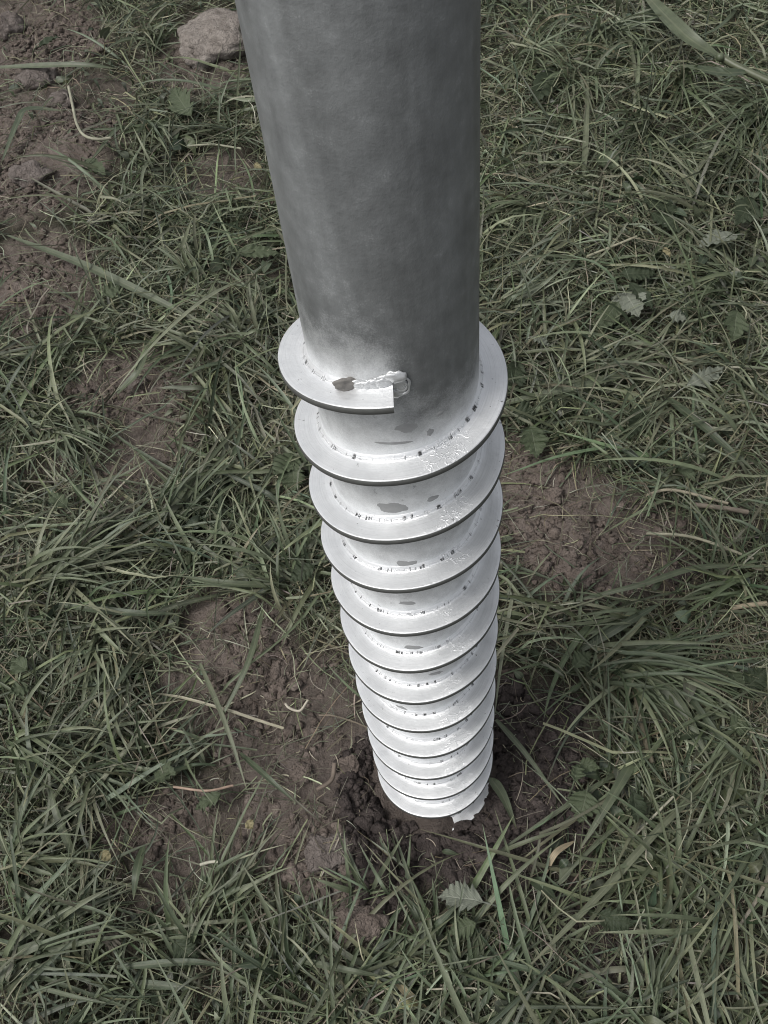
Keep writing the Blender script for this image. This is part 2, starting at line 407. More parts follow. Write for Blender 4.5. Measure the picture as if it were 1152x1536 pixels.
def gh(x, y, D=None):
    h = gh_low(x, y)
    if D is None: D, _ = dirt_mask(x, y)
    wx = x+0.03*fbm(x*45, y*45, 2, 4); wy = y+0.03*fbm(x*45+9, y*45, 6, 4)
    f1, f2, idn = worley(wx/0.034, wy/0.034, 2)
    g1, g2, idm = worley(wx/0.014, wy/0.014, 7)
    big = smooth(0.0, 0.35, f2-f1)*(0.25+0.75*idn)*np.clip(1.25-f1*f1, 0, 1)
    sml = smooth(0.0, 0.4, g2-g1)*(0.2+0.8*idm)*np.clip(1.2-g1*g1, 0, 1)
    sel = smooth(-0.12, 0.1, fbm(x*9+4, y*9, 8, 3))
    return h+D*((0.006*big+0.0042*sml)*(0.08+0.92*sel)+0.018*fbm(x*34, y*34, 14, 6)+0.003*fbm(x*120, y*120, 9, 3))+(1-D)*0.006*fbm(x*70, y*70, 9, 3)
def axis_coords(lo, hi, step, far):
    c = list(np.arange(lo, hi+step/2, step)); s = step; a = c[0]; b = c[-1]; L = []; Rr = []
    while a > -far:
        s *= 1.22; a -= s; L.append(a); b += s; Rr.append(b)
    return np.array(L[::-1]+c+Rr)
gx = axis_coords(-1.02, 1.0, 0.0042, 400); gy = axis_coords(-0.48, 2.06, 0.0046, 400)
GX, GY = np.meshgrid(gx, gy, indexing='ij')
D, W = dirt_mask(GX, GY)
GZ = gh(GX, GY, D)
gV = np.stack([GX, GY, GZ], -1).reshape(-1, 3)
turf = (1-D)*(0.55+0.45*smooth(-0.15, 0.15, fbm(GX*8, GY*8, 12)))
gm = mesh_from('ground', gV, grid_faces(len(gx), len(gy)), [M_SOIL], True,
               {'wet': ('FLOAT', W.ravel()), 'turf': ('FLOAT', turf.ravel())})
link('ground', gm, kind='structure')

# ------------------------------------------------------------------ the steel ground screw
screw = empty('ground_screw', (0, 0, 0), 'grey steel ground screw with white painted spiral flight standing in bare soil', 'ground screw')
screw.rotation_euler = (LEAN, 0, 0)
Z0 = BASE_DROP                                   # height of the flight's cut end along the post
def fl_ang(t): return 2*np.pi*t+PHASE
def polar(r, a, z): return np.stack([-r*np.sin(a), -r*np.cos(a), z], -1)
T_END = 12.9
def flight_mesh(prof, t0, t1, n, mat, cap=True):
    """sweep a radial profile down the spiral; profile in (radius, height) from the top face"""
    t = np.linspace(t0, t1, n); a = fl_ang(t)
    wob = 0.0009*np.sin(a*1.7+0.6)+0.0006*np.sin(a*4.1)
    rr = np.array([p[0] for p in prof]); zz = np.array([p[1] for p in prof])
    scale = (rr-R_POLE)/(R_FL-R_POLE)
    jig = 0.0005*fbm(t*14, t*0+3, 5, 3)
    Rm = rr[None]+np.clip(scale, 0, 1)[None]*(jig[:, None]*1.2)
    Zm = (Z0-PITCH*t+wob)[:, None]+zz[None]
    V = polar(Rm, np.broadcast_to(a[:, None], Rm.shape), Zm)
    k = len(prof)
    F = grid_faces(n, k)
    uv = np.stack([np.broadcast_to((a*R_FL*10)[:, None], Rm.shape), np.broadcast_to(np.clip(scale, 0, 1.2)[None], Rm.shape)], -1)
    return V.reshape(-1, 3), F, uv.reshape(-1, 2)
TH = 0.0058
nT = int(T_END*110)
profile = [(R_POLE-0.0015, 0.0052), (R_POLE+0.0006, 0.0040), (R_POLE+0.0016, 0.0020), (R_POLE+0.0030, 0.0006), (R_POLE+0.0042, 0.0), (R_POLE+0.009, 0.0), (R_FL-0.004, 0.0002),
           (R_FL-0.0008, 0.0), (R_FL-0.0002, -0.0001), (R_FL, -0.0006)]
under = [(R_FL-0.0002, -TH+0.0002), (R_FL-0.001, -TH), (R_POLE+0.003, -TH), (R_POLE-0.0015, -TH-0.002)]
V1, F1, U1 = flight_mesh(profile, 0, T_END, nT, M_PAINT)
V2, F2, U2 = flight_mesh(under, 0, T_END, nT, M_PAINT)
U2[:, 1] = 0.6
# end cap of the cut end, painted
k1, k2 = len(profile), len(under)
capV = np.concatenate([V1[:k1], V2[:k2]]); nb = len(V1)+len(V2)
cen = capV.mean(0)
VV = np.concatenate([V1, V2, capV, cen[None]]); UU = np.concatenate([U1, U2, np.tile([[0.3, 0.6]], (k1+k2+1, 1))])
FF = [tuple(f[::-1]) for f in F1]+[tuple(f[::-1]) for f in (F2+len(V1))]
me = bpy.data.meshes.new('flight')
tris = [(nb+i, nb+(i+1) % (k1+k2), nb+k1+k2) for i in range(k1+k2)]
me.from_pydata(VV.tolist(), [], FF+tris)
uvl = me.uv_layers.new(name='UVMap')
li = np.zeros(len(me.loops), np.int32); me.loops.foreach_get('vertex_index', li)
uvl.data.foreach_set('uv', UU[li].astype(np.float32).ravel())
me.polygons.foreach_set('use_smooth', np.array([True]*len(FF)+[False]*len(tris)))
me.materials.append(M_PAINT); me.update()
flight = link('flight', me, screw, label='white painted steel spiral wound round the lower pole')
# the outer rim of the plate, left dark
V3, F3, U3 = flight_mesh([(R_FL-0.0001, -0.0005), (R_FL+0.0003, -0.0009), (R_FL+0.0003, -TH+0.0005), (R_FL-0.0002, -TH+0.0001)], 0, T_END, nT, M_RIM)
rim = link('rim', mesh_from('rim', V3, F3[:, ::-1], [M_RIM], True, uv=U3), flight, label='dark unpainted outer edge of the spiral')

# tube
z_top, z_bot = Z0+0.43, -0.14
na = 224; zs = np.concatenate([np.arange(z_bot, Z0+0.16, 0.0019), np.arange(Z0+0.16, z_top+.001, 0.006)]); zs[-1] = z_top
aa = np.arange(na)/na*2*np.pi
A, Zg = np.meshgrid(aa, zs, indexing='xy')
PV = polar(np.full(A.shape, R_POLE), A, Zg)
t_here = (Z0-Zg)/PITCH
frac = ((A-PHASE)/(2*np.pi)) % 1.0
below = np.ceil(np.maximum(t_here-frac, 0)-1e-6)+frac       # turn lying under this spot (or the first turn, higher up)
hgt = Zg-(Z0-PITCH*below)
nz = fbm(np.cos(A)*3+5, Zg*24+np.sin(A)*3, 3, 4)
dist_end = np.minimum(frac, 1-frac)
reach = 0.021+0.010*nz+0.006*np.cos(A-0.9)
# paint mist lies above each turn and thins out upwards
paint = np.exp(-(np.maximum(hgt, 0)/np.maximum(reach, .008))**1.25)
inside = t_here > frac-0.02
paint = np.where(inside, np.maximum(paint, 0.50+0.25*np.exp(-np.maximum(hgt, 0)/0.03)), paint)
# soften the jump beside the cut end
pw = paint.copy()
sel = zs < Z0+0.16
for it in range(40):
    q = pw[sel]; pw[sel] = 0.5*q+0.25*(np.roll(q, 1, 1)+np.roll(q, -1, 1))
paint = pw*1.0
paint = np.where(Zg < -0.02, 0.4, paint)
tube_F = grid_faces(len(zs), na, wrap=True)
link('pole', mesh_from('pole', PV.reshape(-1, 3), tube_F[:, ::-1], [M_POLE], True, {'paint': ('FLOAT', paint.ravel())}), screw)
# inner wall and top lip
ri = R_POLE-0.0045
prof = [(R_POLE, z_top), (R_POLE-0.0006, z_top+0.0006), (ri+0.0006, z_top+0.0006), (ri, z_top), (ri, z_top-0.35), (0.0005, z_top-0.35)]
LV = np.concatenate([polar(np.full(na, r), aa, np.full(na, z)) for r, z in prof])
link('inner_wall', mesh_from('inner_wall', LV, grid_faces(len(prof), na, wrap=True)[:, ::-1], [M_TUBE_IN], True), screw)
# weld bead at the cut end: overlapping ripples of run metal
wv, wf, off = [], [], 0
def blob(c, s, ru=10, rv=7, seed=0, amp=0.18):
    u = np.arange(ru)/ru*2*np.pi; v = np.linspace(0, np.pi, rv)
    Um, Vm = np.meshgrid(u, v)
    P = np.stack([np.cos(Um)*np.sin(Vm), np.sin(Um)*np.sin(Vm), np.cos(Vm)], -1)
    nn = 1+amp*(vnoise(P[..., 0]*2+seed*3.1+9, P[..., 1]*2+P[..., 2]*1.7+seed, seed)-0.5)*2
    nn[0] = nn[0].mean(); nn[-1] = nn[-1].mean()
    return (P*nn[..., None]*np.array(s)+np.array(c)).reshape(-1, 3), grid_faces(rv, ru, wrap=True)[:, ::-1]
rs = np.random.default_rng(3)
for i in range(15):
    f = i/14.0
    ang = PHASE+0.52-0.56*f
    r = R_POLE+0.0004+0.0016*rs.random()
    z = Z0-PITCH*max(ang-PHASE, 0)/(2*np.pi)+0.0028+0.0012*rs.random()+(0.0035*f**3)
    c = polar(np.array(r), np.array(ang), np.array(z))
    s = 0.0028+0.0014*f+0.001*rs.random()
    v, f_ = blob(c, (s*1.5, s*0.45, s*0.95), 18, 11, i, 0.2); wv.append(v); wf.append(f_+off); off += len(v)
for (da, dz, s) in ((-0.055, 0.001, .0042), (-0.08, -0.004, .0032), (-0.04, -0.0075, .0034), (-0.12, .0075, .0016), (-0.09, .0055, .0028)):
    c = polar(np.array(R_POLE+.0004), np.array(PHASE+da), np.array(Z0+dz))
    v, f_ = blob(c, (s*1.15, s*.3, s*1.2), 16, 10, int(s*9999), 0.2); wv.append(v); wf.append(f_+off); off += len(v)
for R0, r0 in ((.0056, .0009), (.0034, .0009), (.0014, .0009)):
    u = np.arange(26)/26*2*np.pi; q = np.arange(7)/7*2*np.pi
    Um, Qm = np.meshgrid(u, q, indexing='ij')
    rad = R0*(1+.1*np.sin(Um*3+R0*900))+r0*np.cos(Qm)*(1+.3*np.sin(Um*5))
    tv = polar(R_POLE+.0006+r0*np.sin(Qm), PHASE-.085-rad*np.cos(Um)/R_POLE, Z0-.0015+rad*np.sin(Um)*1.15)
    f0 = np.array([(a*7+b, ((a+1) % 26)*7+b, ((a+1) % 26)*7+(b+1) % 7, a*7+(b+1) % 7) for a in range(26) for b in range(7)])
    wv.append(tv.reshape(-1, 3)); wf.append(f0+off); off += 26*7
WV = np.concatenate(wv); WF = np.concatenate(wf)
link('weld_bead', mesh_from('weld_bead', WV, WF, [M_WELD], True, uv=np.tile([[.4, .6]], (len(WV), 1))), screw)

# patches where the paint has come off the pole, each with its own ragged outline
def pole_hit(px, py):
    """angle and height on the pole surface behind a photo position"""
    d = RX*(px-576)/F_PX+DX*(py-768)/F_PX+FX
    o = ROT.T @ CAM; d = ROT.T @ d
    a = d[0]**2+d[1]**2; b = 2*(o[0]*d[0]+o[1]*d[1]); c = o[0]**2+o[1]**2-R_POLE**2
    t = (-b-math.sqrt(max(b*b-4*a*c, 0)))/(2*a)
    p = o+t*d
    return math.atan2(-p[0], -p[1]), p[2]
def patch(px, py, w, h, seed, lift=0.00035, square=0.0):
    a0, z0 = pole_hit(px, py)
    n = 30; V = [polar(np.array(R_POLE+lift), np.array(a0), np.array(z0))]
    for ring in (0.55, 1.0):
        for i in range(n):
            th = 2*math.pi*i/n
            rr = 1+0.55*float(fbm(np.array(math.cos(th)*1.6+seed*5.3), np.array(math.sin(th)*1.6+seed*2.1), seed, 4))*2
            if square: rr *= 1/max(abs(math.cos(th)), abs(math.sin(th)))**square
            V.append(polar(np.array(R_POLE+lift*(1 if ring < 1 else -0.2)), np.array(a0+math.cos(th)*rr*ring*w/R_POLE), np.array(z0+math.sin(th)*rr*ring*h)))
    F = [(0, 1+i, 1+(i+1) % n, 1+(i+1) % n) for i in range(n)]
    F3_ = [(0, 1+(i+1) % n, 1+i) for i in range(n)]
    F4_ = [(1+i, 1+(i+1) % n, 1+n+(i+1) % n, 1+n+i) for i in range(n)]
    me = bpy.data.meshes.new('bare_patch'); me.from_pydata([tuple(v) for v in V], [], F3_+F4_)
    me.materials.append(M_BARE)
    for p in me.polygons: p.use_smooth = True
    me.update(); bm = bmesh.new(); bm.from_mesh(me); bmesh.ops.recalc_face_normals(bm, faces=bm.faces)
    bm.to_mesh(me); bm.free()
    link('bare_patch', me, screw)
for i, (px, py, w, h, sq) in enumerate(((611, 642, .0075, .0045, 0), (645, 648, .0026, .0035, 0), (590, 762, .0125, .006, 0), (650, 747, .005, .0028, 0),
                                    (612, 846, .0085, .0048, .8), (620, 972, .0085, .0042, 0), (602, 1062, .008, .005, 0), (655, 1010, .0075, .003, .5),
                                    (612, 905, .008, .003, 0), (660, 620, .004, .002, 0), (590, 665, .014, .0014, 0))):
    patch(px, py, w, h, i+1, square=sq)

# mud flake stuck where the first turn meets the pole
a0, z0 = pole_hit(522, 572)
c = ROT @ polar(np.array(R_POLE+0.0035), np.array(a0), np.array(z0+0.001))
v, f_ = blob((0, 0, 0), (0.0086, 0.0036, 0.0066), 26, 16, 9, 0.3)
o = link('mud_flake', mesh_from('mud_flake', v, f_, [M_FLAKE], True), label='small grey brown flake of mud stuck on the white top turn of the spiral', category='mud')
o.location = c; o.rotation_euler = (0.2, 0.25, 0.2)

# ------------------------------------------------------------------ grass
AX = ROT @ np.array([0, 0, 1.0])
def push_out(P):
    """keep blades out of the leaning post"""
    s = P @ AX; q = P-s[..., None]*AX
    d = np.linalg.norm(q, axis=-1)
    lim = R_FL+0.003
    k = np.where(d < lim, lim/np.maximum(d, 1e-4), 1.0)
    return q*k[..., None]+s[..., None]*AX
def blade_set(base, L, Wd, az, e0, e1, bend, lay, tint, S=6, across=3, twist=0.6, blunt=None, kink=None, fold=0.22, base_w=0.55, soil_shy=.5):
    n = len(L)
    s = np.linspace(0, 1, S+1)
    el = e0[:, None]+(e1-e0)[:, None]*(s[None]**1.3)
    a = az[:, None]+bend[:, None]*s[None]
    if kink is not None:
        ks, ka = kink
        a = a+np.where(s[None] > ks[:, None], ka[:, None], 0)
    step = (L/S)[:, None]
    dx = step*np.cos(el)*np.cos(a); dy = step*np.cos(el)*np.sin(a); dz = step*np.sin(el)
    P = np.zeros((n, S+1, 3))
    P[:, 1:, 0] = np.cumsum(dx[:, :-1], 1); P[:, 1:, 1] = np.cumsum(dy[:, :-1], 1); P[:, 1:, 2] = np.cumsum(dz[:, :-1], 1)
    P[..., 0] += base[:, 0:1]; P[..., 1] += base[:, 1:2]
    P[..., 2] += base[:, 2:3]
    # drop blades that would run into the post or lie across a bare patch
    sa = P @ AX; dmin = np.linalg.norm(P-sa[..., None]*AX, axis=-1).min(1)
    dm, _ = dirt_mask(P[:, S//2::max(1, S//3), 0], P[:, S//2::max(1, S//3), 1]); dm = dm.max(1)
    ok = (dmin > R_FL+.004) & ((rng.random(n) > dm*soil_shy) | (L < .03))
    if base.shape[0] and not ok.all():
        P, L, Wd, lay, tint = P[ok], L[ok], Wd[ok], lay[ok], tint[ok]; n = len(L)
        if blunt is not None: blunt = blunt[ok]
    g = gh_low(P[..., 0], P[..., 1])+lay[:, None]*np.minimum(1, s[None]*4+0.25)
    P[..., 2] = np.maximum(P[..., 2], g)
    T = np.gradient(P, axis=1); T /= np.linalg.norm(T, axis=-1, keepdims=True)+1e-9
    up = np.array([0, 0, 1.0])
    side = np.cross(T, up); side /= np.linalg.norm(side, axis=-1, keepdims=True)+1e-6
    Nn = np.cross(side, T)
    tw = rng.normal(0, twist, n)[:, None]+rng.normal(0, twist*1.3, n)[:, None]*s[None]
    sd = side*np.cos(tw)[..., None]+Nn*np.sin(tw)[..., None]
    nn = np.cross(sd, T)
    prof = np.minimum(1, base_w+(1-base_w)*s/0.25)*np.clip(1-s**2.6, 0.03, 1)
    if blunt is not None:
        prof = np.where(blunt[:, None], np.minimum(1, base_w+s)*np.ones(n)[:, None]*(1-0.25*s), prof)
    w = (Wd[:, None]*prof*0.5)[..., None]
    if across == 3:
        V = np.stack([P-sd*w+nn*w*fold*2, P, P+sd*w+nn*w*fold*2], 2); us = np.array([0, .5, 1])
    else:
        V = np.stack([P-sd*w, P+sd*w], 2); us = np.array([0.15, .4])
    k = across
    F0 = grid_faces(S+1, k)
    F = (F0[None]+(np.arange(n)*(S+1)*k)[:, None, None]).reshape(-1, 4)
    uv = np.stack(np.broadcast_arrays(us[None, None]+np.zeros((n, 1, 1)), s[None, :, None]+np.zeros((n, 1, k))), -1).reshape(-1, 2)
    uv[:, 0] += np.repeat(rng.integers(0, 1, n), (S+1)*k)
    col = np.repeat(np.concatenate([tint, np.ones((n, 1))], 1)[:, None], (S+1)*k, 1).reshape(-1, 4)
    return V.reshape(-1, 3), F, uv, col
def join(parts):
    off = 0; Vs, Fs, Us, Cs = [], [], [], []
    for V, F, U, C in parts:
        Vs.append(V); Fs.append(F+off); Us.append(U); Cs.append(C); off += len(V)
    return np.concatenate(Vs), np.concatenate(Fs), np.concatenate(Us), np.concatenate(Cs)
GREENS = np.array([[.110, .132, .075], [.142, .164, .100], [.062, .081, .047], [.185, .196, .122], [.120, .145, .093], [.235, .24, .163]])
STRAW = np.array([[.26, .255, .185], [.33, .32, .245], [.20, .20, .14], [.40, .39, .31], [.15, .13, .095]])
def tints(n, pal, p=None, var=0.22):
    c = pal[rng.choice(len(pal), n, p=p)]
    return np.clip(.90*c*np.exp(rng.normal(0, var, (n, 1)))*np.exp(rng.normal(0, 0.06, (n, 3))), 0.01, 0.6)
VIEW_C = np.array([0.02, 0.25])
def near(x, y): return np.clip(1.25-0.32*np.maximum(y, 0), .55, 1)
def scatter(n, keep, x0=-1.06, x1=1.05, y0=-0.48, y1=2.12):
    """random spots, thinned by keep(x, y, dirt)"""
    out = np.zeros((0, 2))
    while len(out) < n:
        x = rng.uniform(x0, x1, n*2); y = rng.uniform(y0, y1, n*2)
        D_, _ = dirt_mask(x, y)
        k = rng.random(n*2) < keep(x, y, D_)*near(x, y)
        k &= (np.hypot(x, y) > R_FL+0.012)
        out = np.concatenate([out, np.stack([x, y], 1)[k]])
    out = out[:n]
    return np.concatenate([out, gh_low(out[:, 0], out[:, 1])[:, None]], 1)
clump = lambda x, y: np.clip(0.55+1.7*fbm(x*7+3, y*7, 10, 3), 0.12, 1)
green, dry = [], []
# 1 lying mat of mown blades in all directions
n = 22000
b = scatter(n, lambda x, y, d: np.clip(1-1.25*d, 0.02, 1)*clump(x, y)); lay = rng.gamma(2.0, 0.0062, n)
flow = 2*math.pi*1.6*fbm(b[:, 0]*3.3, b[:, 1]*3.3, 13, 2)+0.6
green.append(blade_set(b, rng.gamma(5, 0.0155, n)+0.02, rng.uniform(.0016, .0046, n), flow+rng.normal(0, 1.1, n), rng.uniform(.0, .55, n), rng.uniform(-.9, .1, n),
             rng.normal(0, .55, n), lay, tints(n, GREENS), S=5, twist=0.7, blunt=rng.random(n) < .35))
# 2 standing / arching shoots
n = 6500
b = scatter(n, lambda x, y, d: np.clip(1-1.35*d, 0.006, 1)*clump(x, y)**2)
green.append(blade_set(b, rng.gamma(6, 0.016, n)+0.02, rng.uniform(.002, .0062, n), rng.uniform(0, 2*math.pi, n), rng.uniform(.35, 1.35, n), rng.uniform(-1.2, .2, n),
             rng.normal(0, .45, n), rng.gamma(2.0, 0.006, n), tints(n, GREENS, [.24, .24, .14, .14, .19, .05]), S=6, twist=0.6))
# 3 tufts: photo position, direction on the ground (photo degrees, 0 = right, 90 = down), spread, count, length
TUFTS = [(440, 885, 200, 70, 70, .17), (470, 860, 300, 80, 45, .13), (60, 880, -20, 40, 80, .22), (120, 860, -35, 25, 50, .22), (90, 640, 60, 45, 70, .17),
         (40, 620, 20, 40, 60, .18), (40, 1130, 20, 90, 70, .18), (70, 1170, -60, 60, 40, .16), (925, 985, 40, 45, 90, .22), (900, 1000, 10, 30, 60, .24),
         (960, 930, 175, 50, 40, .16), (300, 540, 150, 120, 110, .12), (380, 520, 200, 90, 80, .13), (300, 430, 250, 80, 60, .13), (560, 1330, 260, 80, 90, .09),
         (520, 1320, 230, 60, 60, .09), (600, 1300, 270, 50, 40, .07), (60, 1400, -30, 60, 60, .17), (20, 1480, -50, 50, 50, .18), (130, 1450, -70, 40, 50, .14),
         (1110, 560, 150, 70, 50, .16), (1090, 250, 110, 60, 80, .22), (1010, 130, 90, 50, 70, .22), (860, 130, 80, 70, 70, .18), (760, 200, 20, 70, 60, .15),
         (800, 330, 160, 60, 60, .15), (760, 480, -20, 40, 60, .16), (1100, 1100, 120, 60, 60, .18), (1000, 1300, 200, 80, 70, .15), (1090, 1380, 140, 80, 60, .17),
         (820, 1420, -60, 70, 50, .13), (960, 1490, -90, 60, 60, .12), (700, 1490, -80, 70, 60, .11), (420, 1460, -80, 70, 60, .13), (330, 1350, -70, 60, 70, .13),
         (280, 1420, -100, 60, 50, .13), (190, 1000, 120, 60, 60, .15), (150, 960, 80, 50, 50, .15), (240, 800, -30, 40, 60, .2), (350, 720, 120, 80, 60, .12),
         (90, 480, 30, 60, 50, .16), (480, 120, 120, 50, 30, .15), (220, 60, 60, 70, 60, .15), (230, 200, 40, 80, 60, .14), (350, 300, 90, 60, 50, .13),
         (1120, 880, 170, 50, 50, .18), (1120, 640, 200, 60, 40, .16), (860, 560, -10, 50, 50, .17), (900, 640, 100, 80, 40, .13), (1140, 1230, 110, 70, 50, .2),
         (80, 300, 40, 50, 20, .15), (170, 330, 20, 60, 40, .14), (560, 1450, -80, 90, 50, .12), (640, 1420, -70, 70, 50, .1), (30, 1290, -20, 60, 60, .18), (150, 1160, 30, 60, 45, .15)]
TUFTS += [(1060, 330, 200, 90, 70, .2), (960, 200, 100, 70, 80, .22), (1140, 180, 150, 60, 70, .24), (900, 60, 60, 60, 70, .22), (1100, 430, 190, 70, 60, .2), (780, 90, 30, 60, 60, .18), (1000, 600, 160, 80, 50, .18)]
for (px, py, dg, spr, cnt, Ln) in TUFTS:
    c = at(px, py); cnt = int(cnt*0.62)
    q = at(px+40*math.cos(math.radians(dg)), py+40*math.sin(math.radians(dg)))
    a0 = math.atan2(q[1]-c[1], q[0]-c[0])
    xy = c[:2]+rng.normal(0, 0.016, (cnt, 2))
    dd, _ = dirt_mask(xy[:, 0], xy[:, 1]); xy = xy[(dd < .5) | (rng.random(cnt) < .15)]; cnt = len(xy)
    if cnt == 0: continue
    bb = np.concatenate([xy, gh_low(xy[:, 0], xy[:, 1])[:, None]], 1)
    shade = GREENS[[0, 1, 2, 4]][rng.integers(0, 4)]
    tt = tints(cnt, GREENS)*0.45+0.55*shade*np.exp(rng.normal(0, .15, (cnt, 1)))
    green.append(blade_set(bb, Ln*rng.uniform(.45, 1.1, cnt), rng.uniform(.003, .0078, cnt), a0+rng.normal(0, math.radians(spr)/2, cnt), rng.uniform(.25, 1.15, cnt), rng.uniform(-.9, .05, cnt),
                 rng.normal(0, .35, cnt), rng.gamma(2.2, 0.008, cnt)+.004, tt, S=9, twist=0.5))
# long mown stems and blades lying loose on top
n = 2600
b = scatter(n, lambda x, y, d: np.clip(1-1.15*d, 0.02, 1)*clump(x+5, y))
green.append(blade_set(b, rng.gamma(5, 0.022, n)+0.04, rng.uniform(.0022, .0058, n), rng.uniform(0, 2*math.pi, n), rng.uniform(0, .45, n), rng.uniform(-.6, .1, n),
             rng.normal(0, .32, n), rng.uniform(.016, .045, n), tints(n, GREENS, [.2, .22, .08, .22, .13, .15]), S=8, twist=0.5, blunt=rng.random(n) < .4,
             kink=(rng.uniform(.3, .8, n), np.where(rng.random(n) < .2, rng.normal(0, .8, n), 0))))
# broad soft blades lying in flattened swathes
n = 1050
b = scatter(n, lambda x, y, d: np.clip(1-1.2*d, 0.01, 1)*np.clip(.1+2.4*fbm(x*4+9, y*4, 2, 3)+.3*smooth(.9, .1, y), .03, 1))
flow2 = 2*math.pi*1.4*fbm(b[:, 0]*2.6+8, b[:, 1]*2.6, 15, 2)+2.2
green.append(blade_set(b, rng.gamma(7, 0.020, n)+0.05, rng.uniform(.0048, .0092, n), flow2+rng.normal(0, .55, n), rng.uniform(.1, .8, n), rng.uniform(-.8, .0, n),
             rng.normal(0, .35, n), rng.uniform(.012, .036, n), tints(n, GREENS, [.3, .3, .1, .12, .15, .03]), S=10, twist=0.45)) 
# thinner green further out, for the view from beside
n = 9000
b = scatter(n, lambda x, y, d: np.where((abs(x) < 1.03) & (y > -.46) & (y < 2.08), 0, 1)*np.exp(-np.hypot(x, y-.8)/1.6), -3.2, 3.2, -2.2, 4.6)
green.append(blade_set(b, rng.gamma(5, 0.02, n)+0.03, rng.uniform(.004, .009, n), rng.uniform(0, 2*math.pi, n), rng.uniform(.2, 1.3, n), rng.uniform(-.9, .2, n),
             rng.normal(0, .5, n), rng.gamma(2.0, 0.008, n), tints(n, GREENS), S=4, twist=0.6))
V, F, U, C = join(green)
C[:, :3] *= np.stack([1+.55*fbm(V[:, 0]*5+2, V[:, 1]*5, 4, 2), 1+.35*fbm(V[:, 0]*5+2, V[:, 1]*5, 4, 2), 1+.6*fbm(V[:, 0]*5+2, V[:, 1]*5, 4, 2)], 1)
link('grass', mesh_from('grass', V, F, [M_BLADE], True, {'tint': ('FLOAT_COLOR', C)}, U), kind='stuff', label='green grass, part mown and lying, part in tufts', category='grass')
# 4 dry mown litter and thin stalks
n = 36000
b = scatter(n, lambda x, y, d: np.clip(1-1.1*d, 0.09, 1)*np.clip(.5+1.8*fbm(x*5+30, y*5, 6, 3), .1, 1))
mixp = rng.random(n)[:, None] < .5
tt = np.where(mixp, tints(n, STRAW, [.3, .2, .25, .05, .2]), tints(n, GREENS, [.1, .2, .1, .3, .1, .2]))
dry.append(blade_set(b, rng.gamma(3, 0.018, n)+0.012, rng.uniform(.0009, .0028, n), rng.uniform(0, 2*math.pi, n), rng.uniform(-.1, .6, n), rng.uniform(-.5, .2, n),
           rng.normal(0, .4, n), rng.gamma(2.2, 0.0062, n), tt, S=4, across=3, twist=.8, blunt=rng.random(n) < .7, fold=.5, base_w=.9,
           kink=(rng.uniform(.3, .7, n), np.where(rng.random(n) < .18, rng.normal(0, 1.0, n), 0))))
# rootlets and chaff on the bare soil
n = 4200
b = scatter(n, lambda x, y, d: d*1.0)
dry.append(blade_set(b, rng.gamma(2.0, 0.015, n)+0.006, rng.uniform(.0006, .0019, n), rng.uniform(0, 2*math.pi, n), rng.uniform(0, .9, n), rng.uniform(-.9, .0, n),
           rng.normal(0, 1.3, n), rng.uniform(.004, .012, n), tints(n, STRAW, [.3, .15, .25, .05, .25])*.8, S=5, across=3, twist=.5, blunt=rng.random(n) < .8, fold=.5, base_w=.9))
V, F, U, C = join(dry)
link('dry_grass', mesh_from('dry_grass', V, F, [M_DRY], True, {'tint': ('FLOAT_COLOR', C)}, U), kind='stuff', label='dry straw and mown stalks lying among the grass', category='straw')
# 5 small broad leaves low in the turf
n = 4200
b = scatter(n, lambda x, y, d: np.clip(1-1.05*d, 0.03, 1)*np.clip(.3+2.2*fbm(x*4+60, y*4, 7, 3)+.25*smooth(.2, .6, x), .02, 1))
SM = blade_set(b, rng.uniform(.01, .028, n), rng.uniform(.006, .014, n), rng.uniform(0, 2*math.pi, n), rng.uniform(-.2, 1.0, n), rng.uniform(-.8, .2, n),
               rng.normal(0, .3, n), rng.gamma(2.2, 0.005, n)+.002, tints(n, GREENS[[0, 1, 2, 4]]*.85), S=6, twist=.5, base_w=.2, fold=.12)
n = 1300
b = scatter(n, lambda x, y, d: np.clip(1-1.3*d, 0.0, 1)*np.clip(.15+2.4*fbm(x*3.2+21, y*3.2, 11, 3)+.45*smooth(.1, .7, x), .01, 1))
SM2 = blade_set(b, rng.uniform(.022, .048, n), rng.uniform(.012, .024, n), rng.uniform(0, 2*math.pi, n), rng.uniform(.1, 1.0, n), rng.uniform(-.9, .1, n),
                rng.normal(0, .35, n), rng.gamma(2.2, 0.006, n)+.008, tints(n, GREENS[[2, 0, 2, 4]]*.8), S=8, twist=.5, base_w=.15, fold=.14)
SM = join([SM, SM2])
link('small_leaves', mesh_from('small_leaves', SM[0], SM[1], [M_BLADE], True, {'tint': ('FLOAT_COLOR', SM[3])}, SM[2]), kind='stuff', label='small low weed leaves between the grass blades', category='weeds')

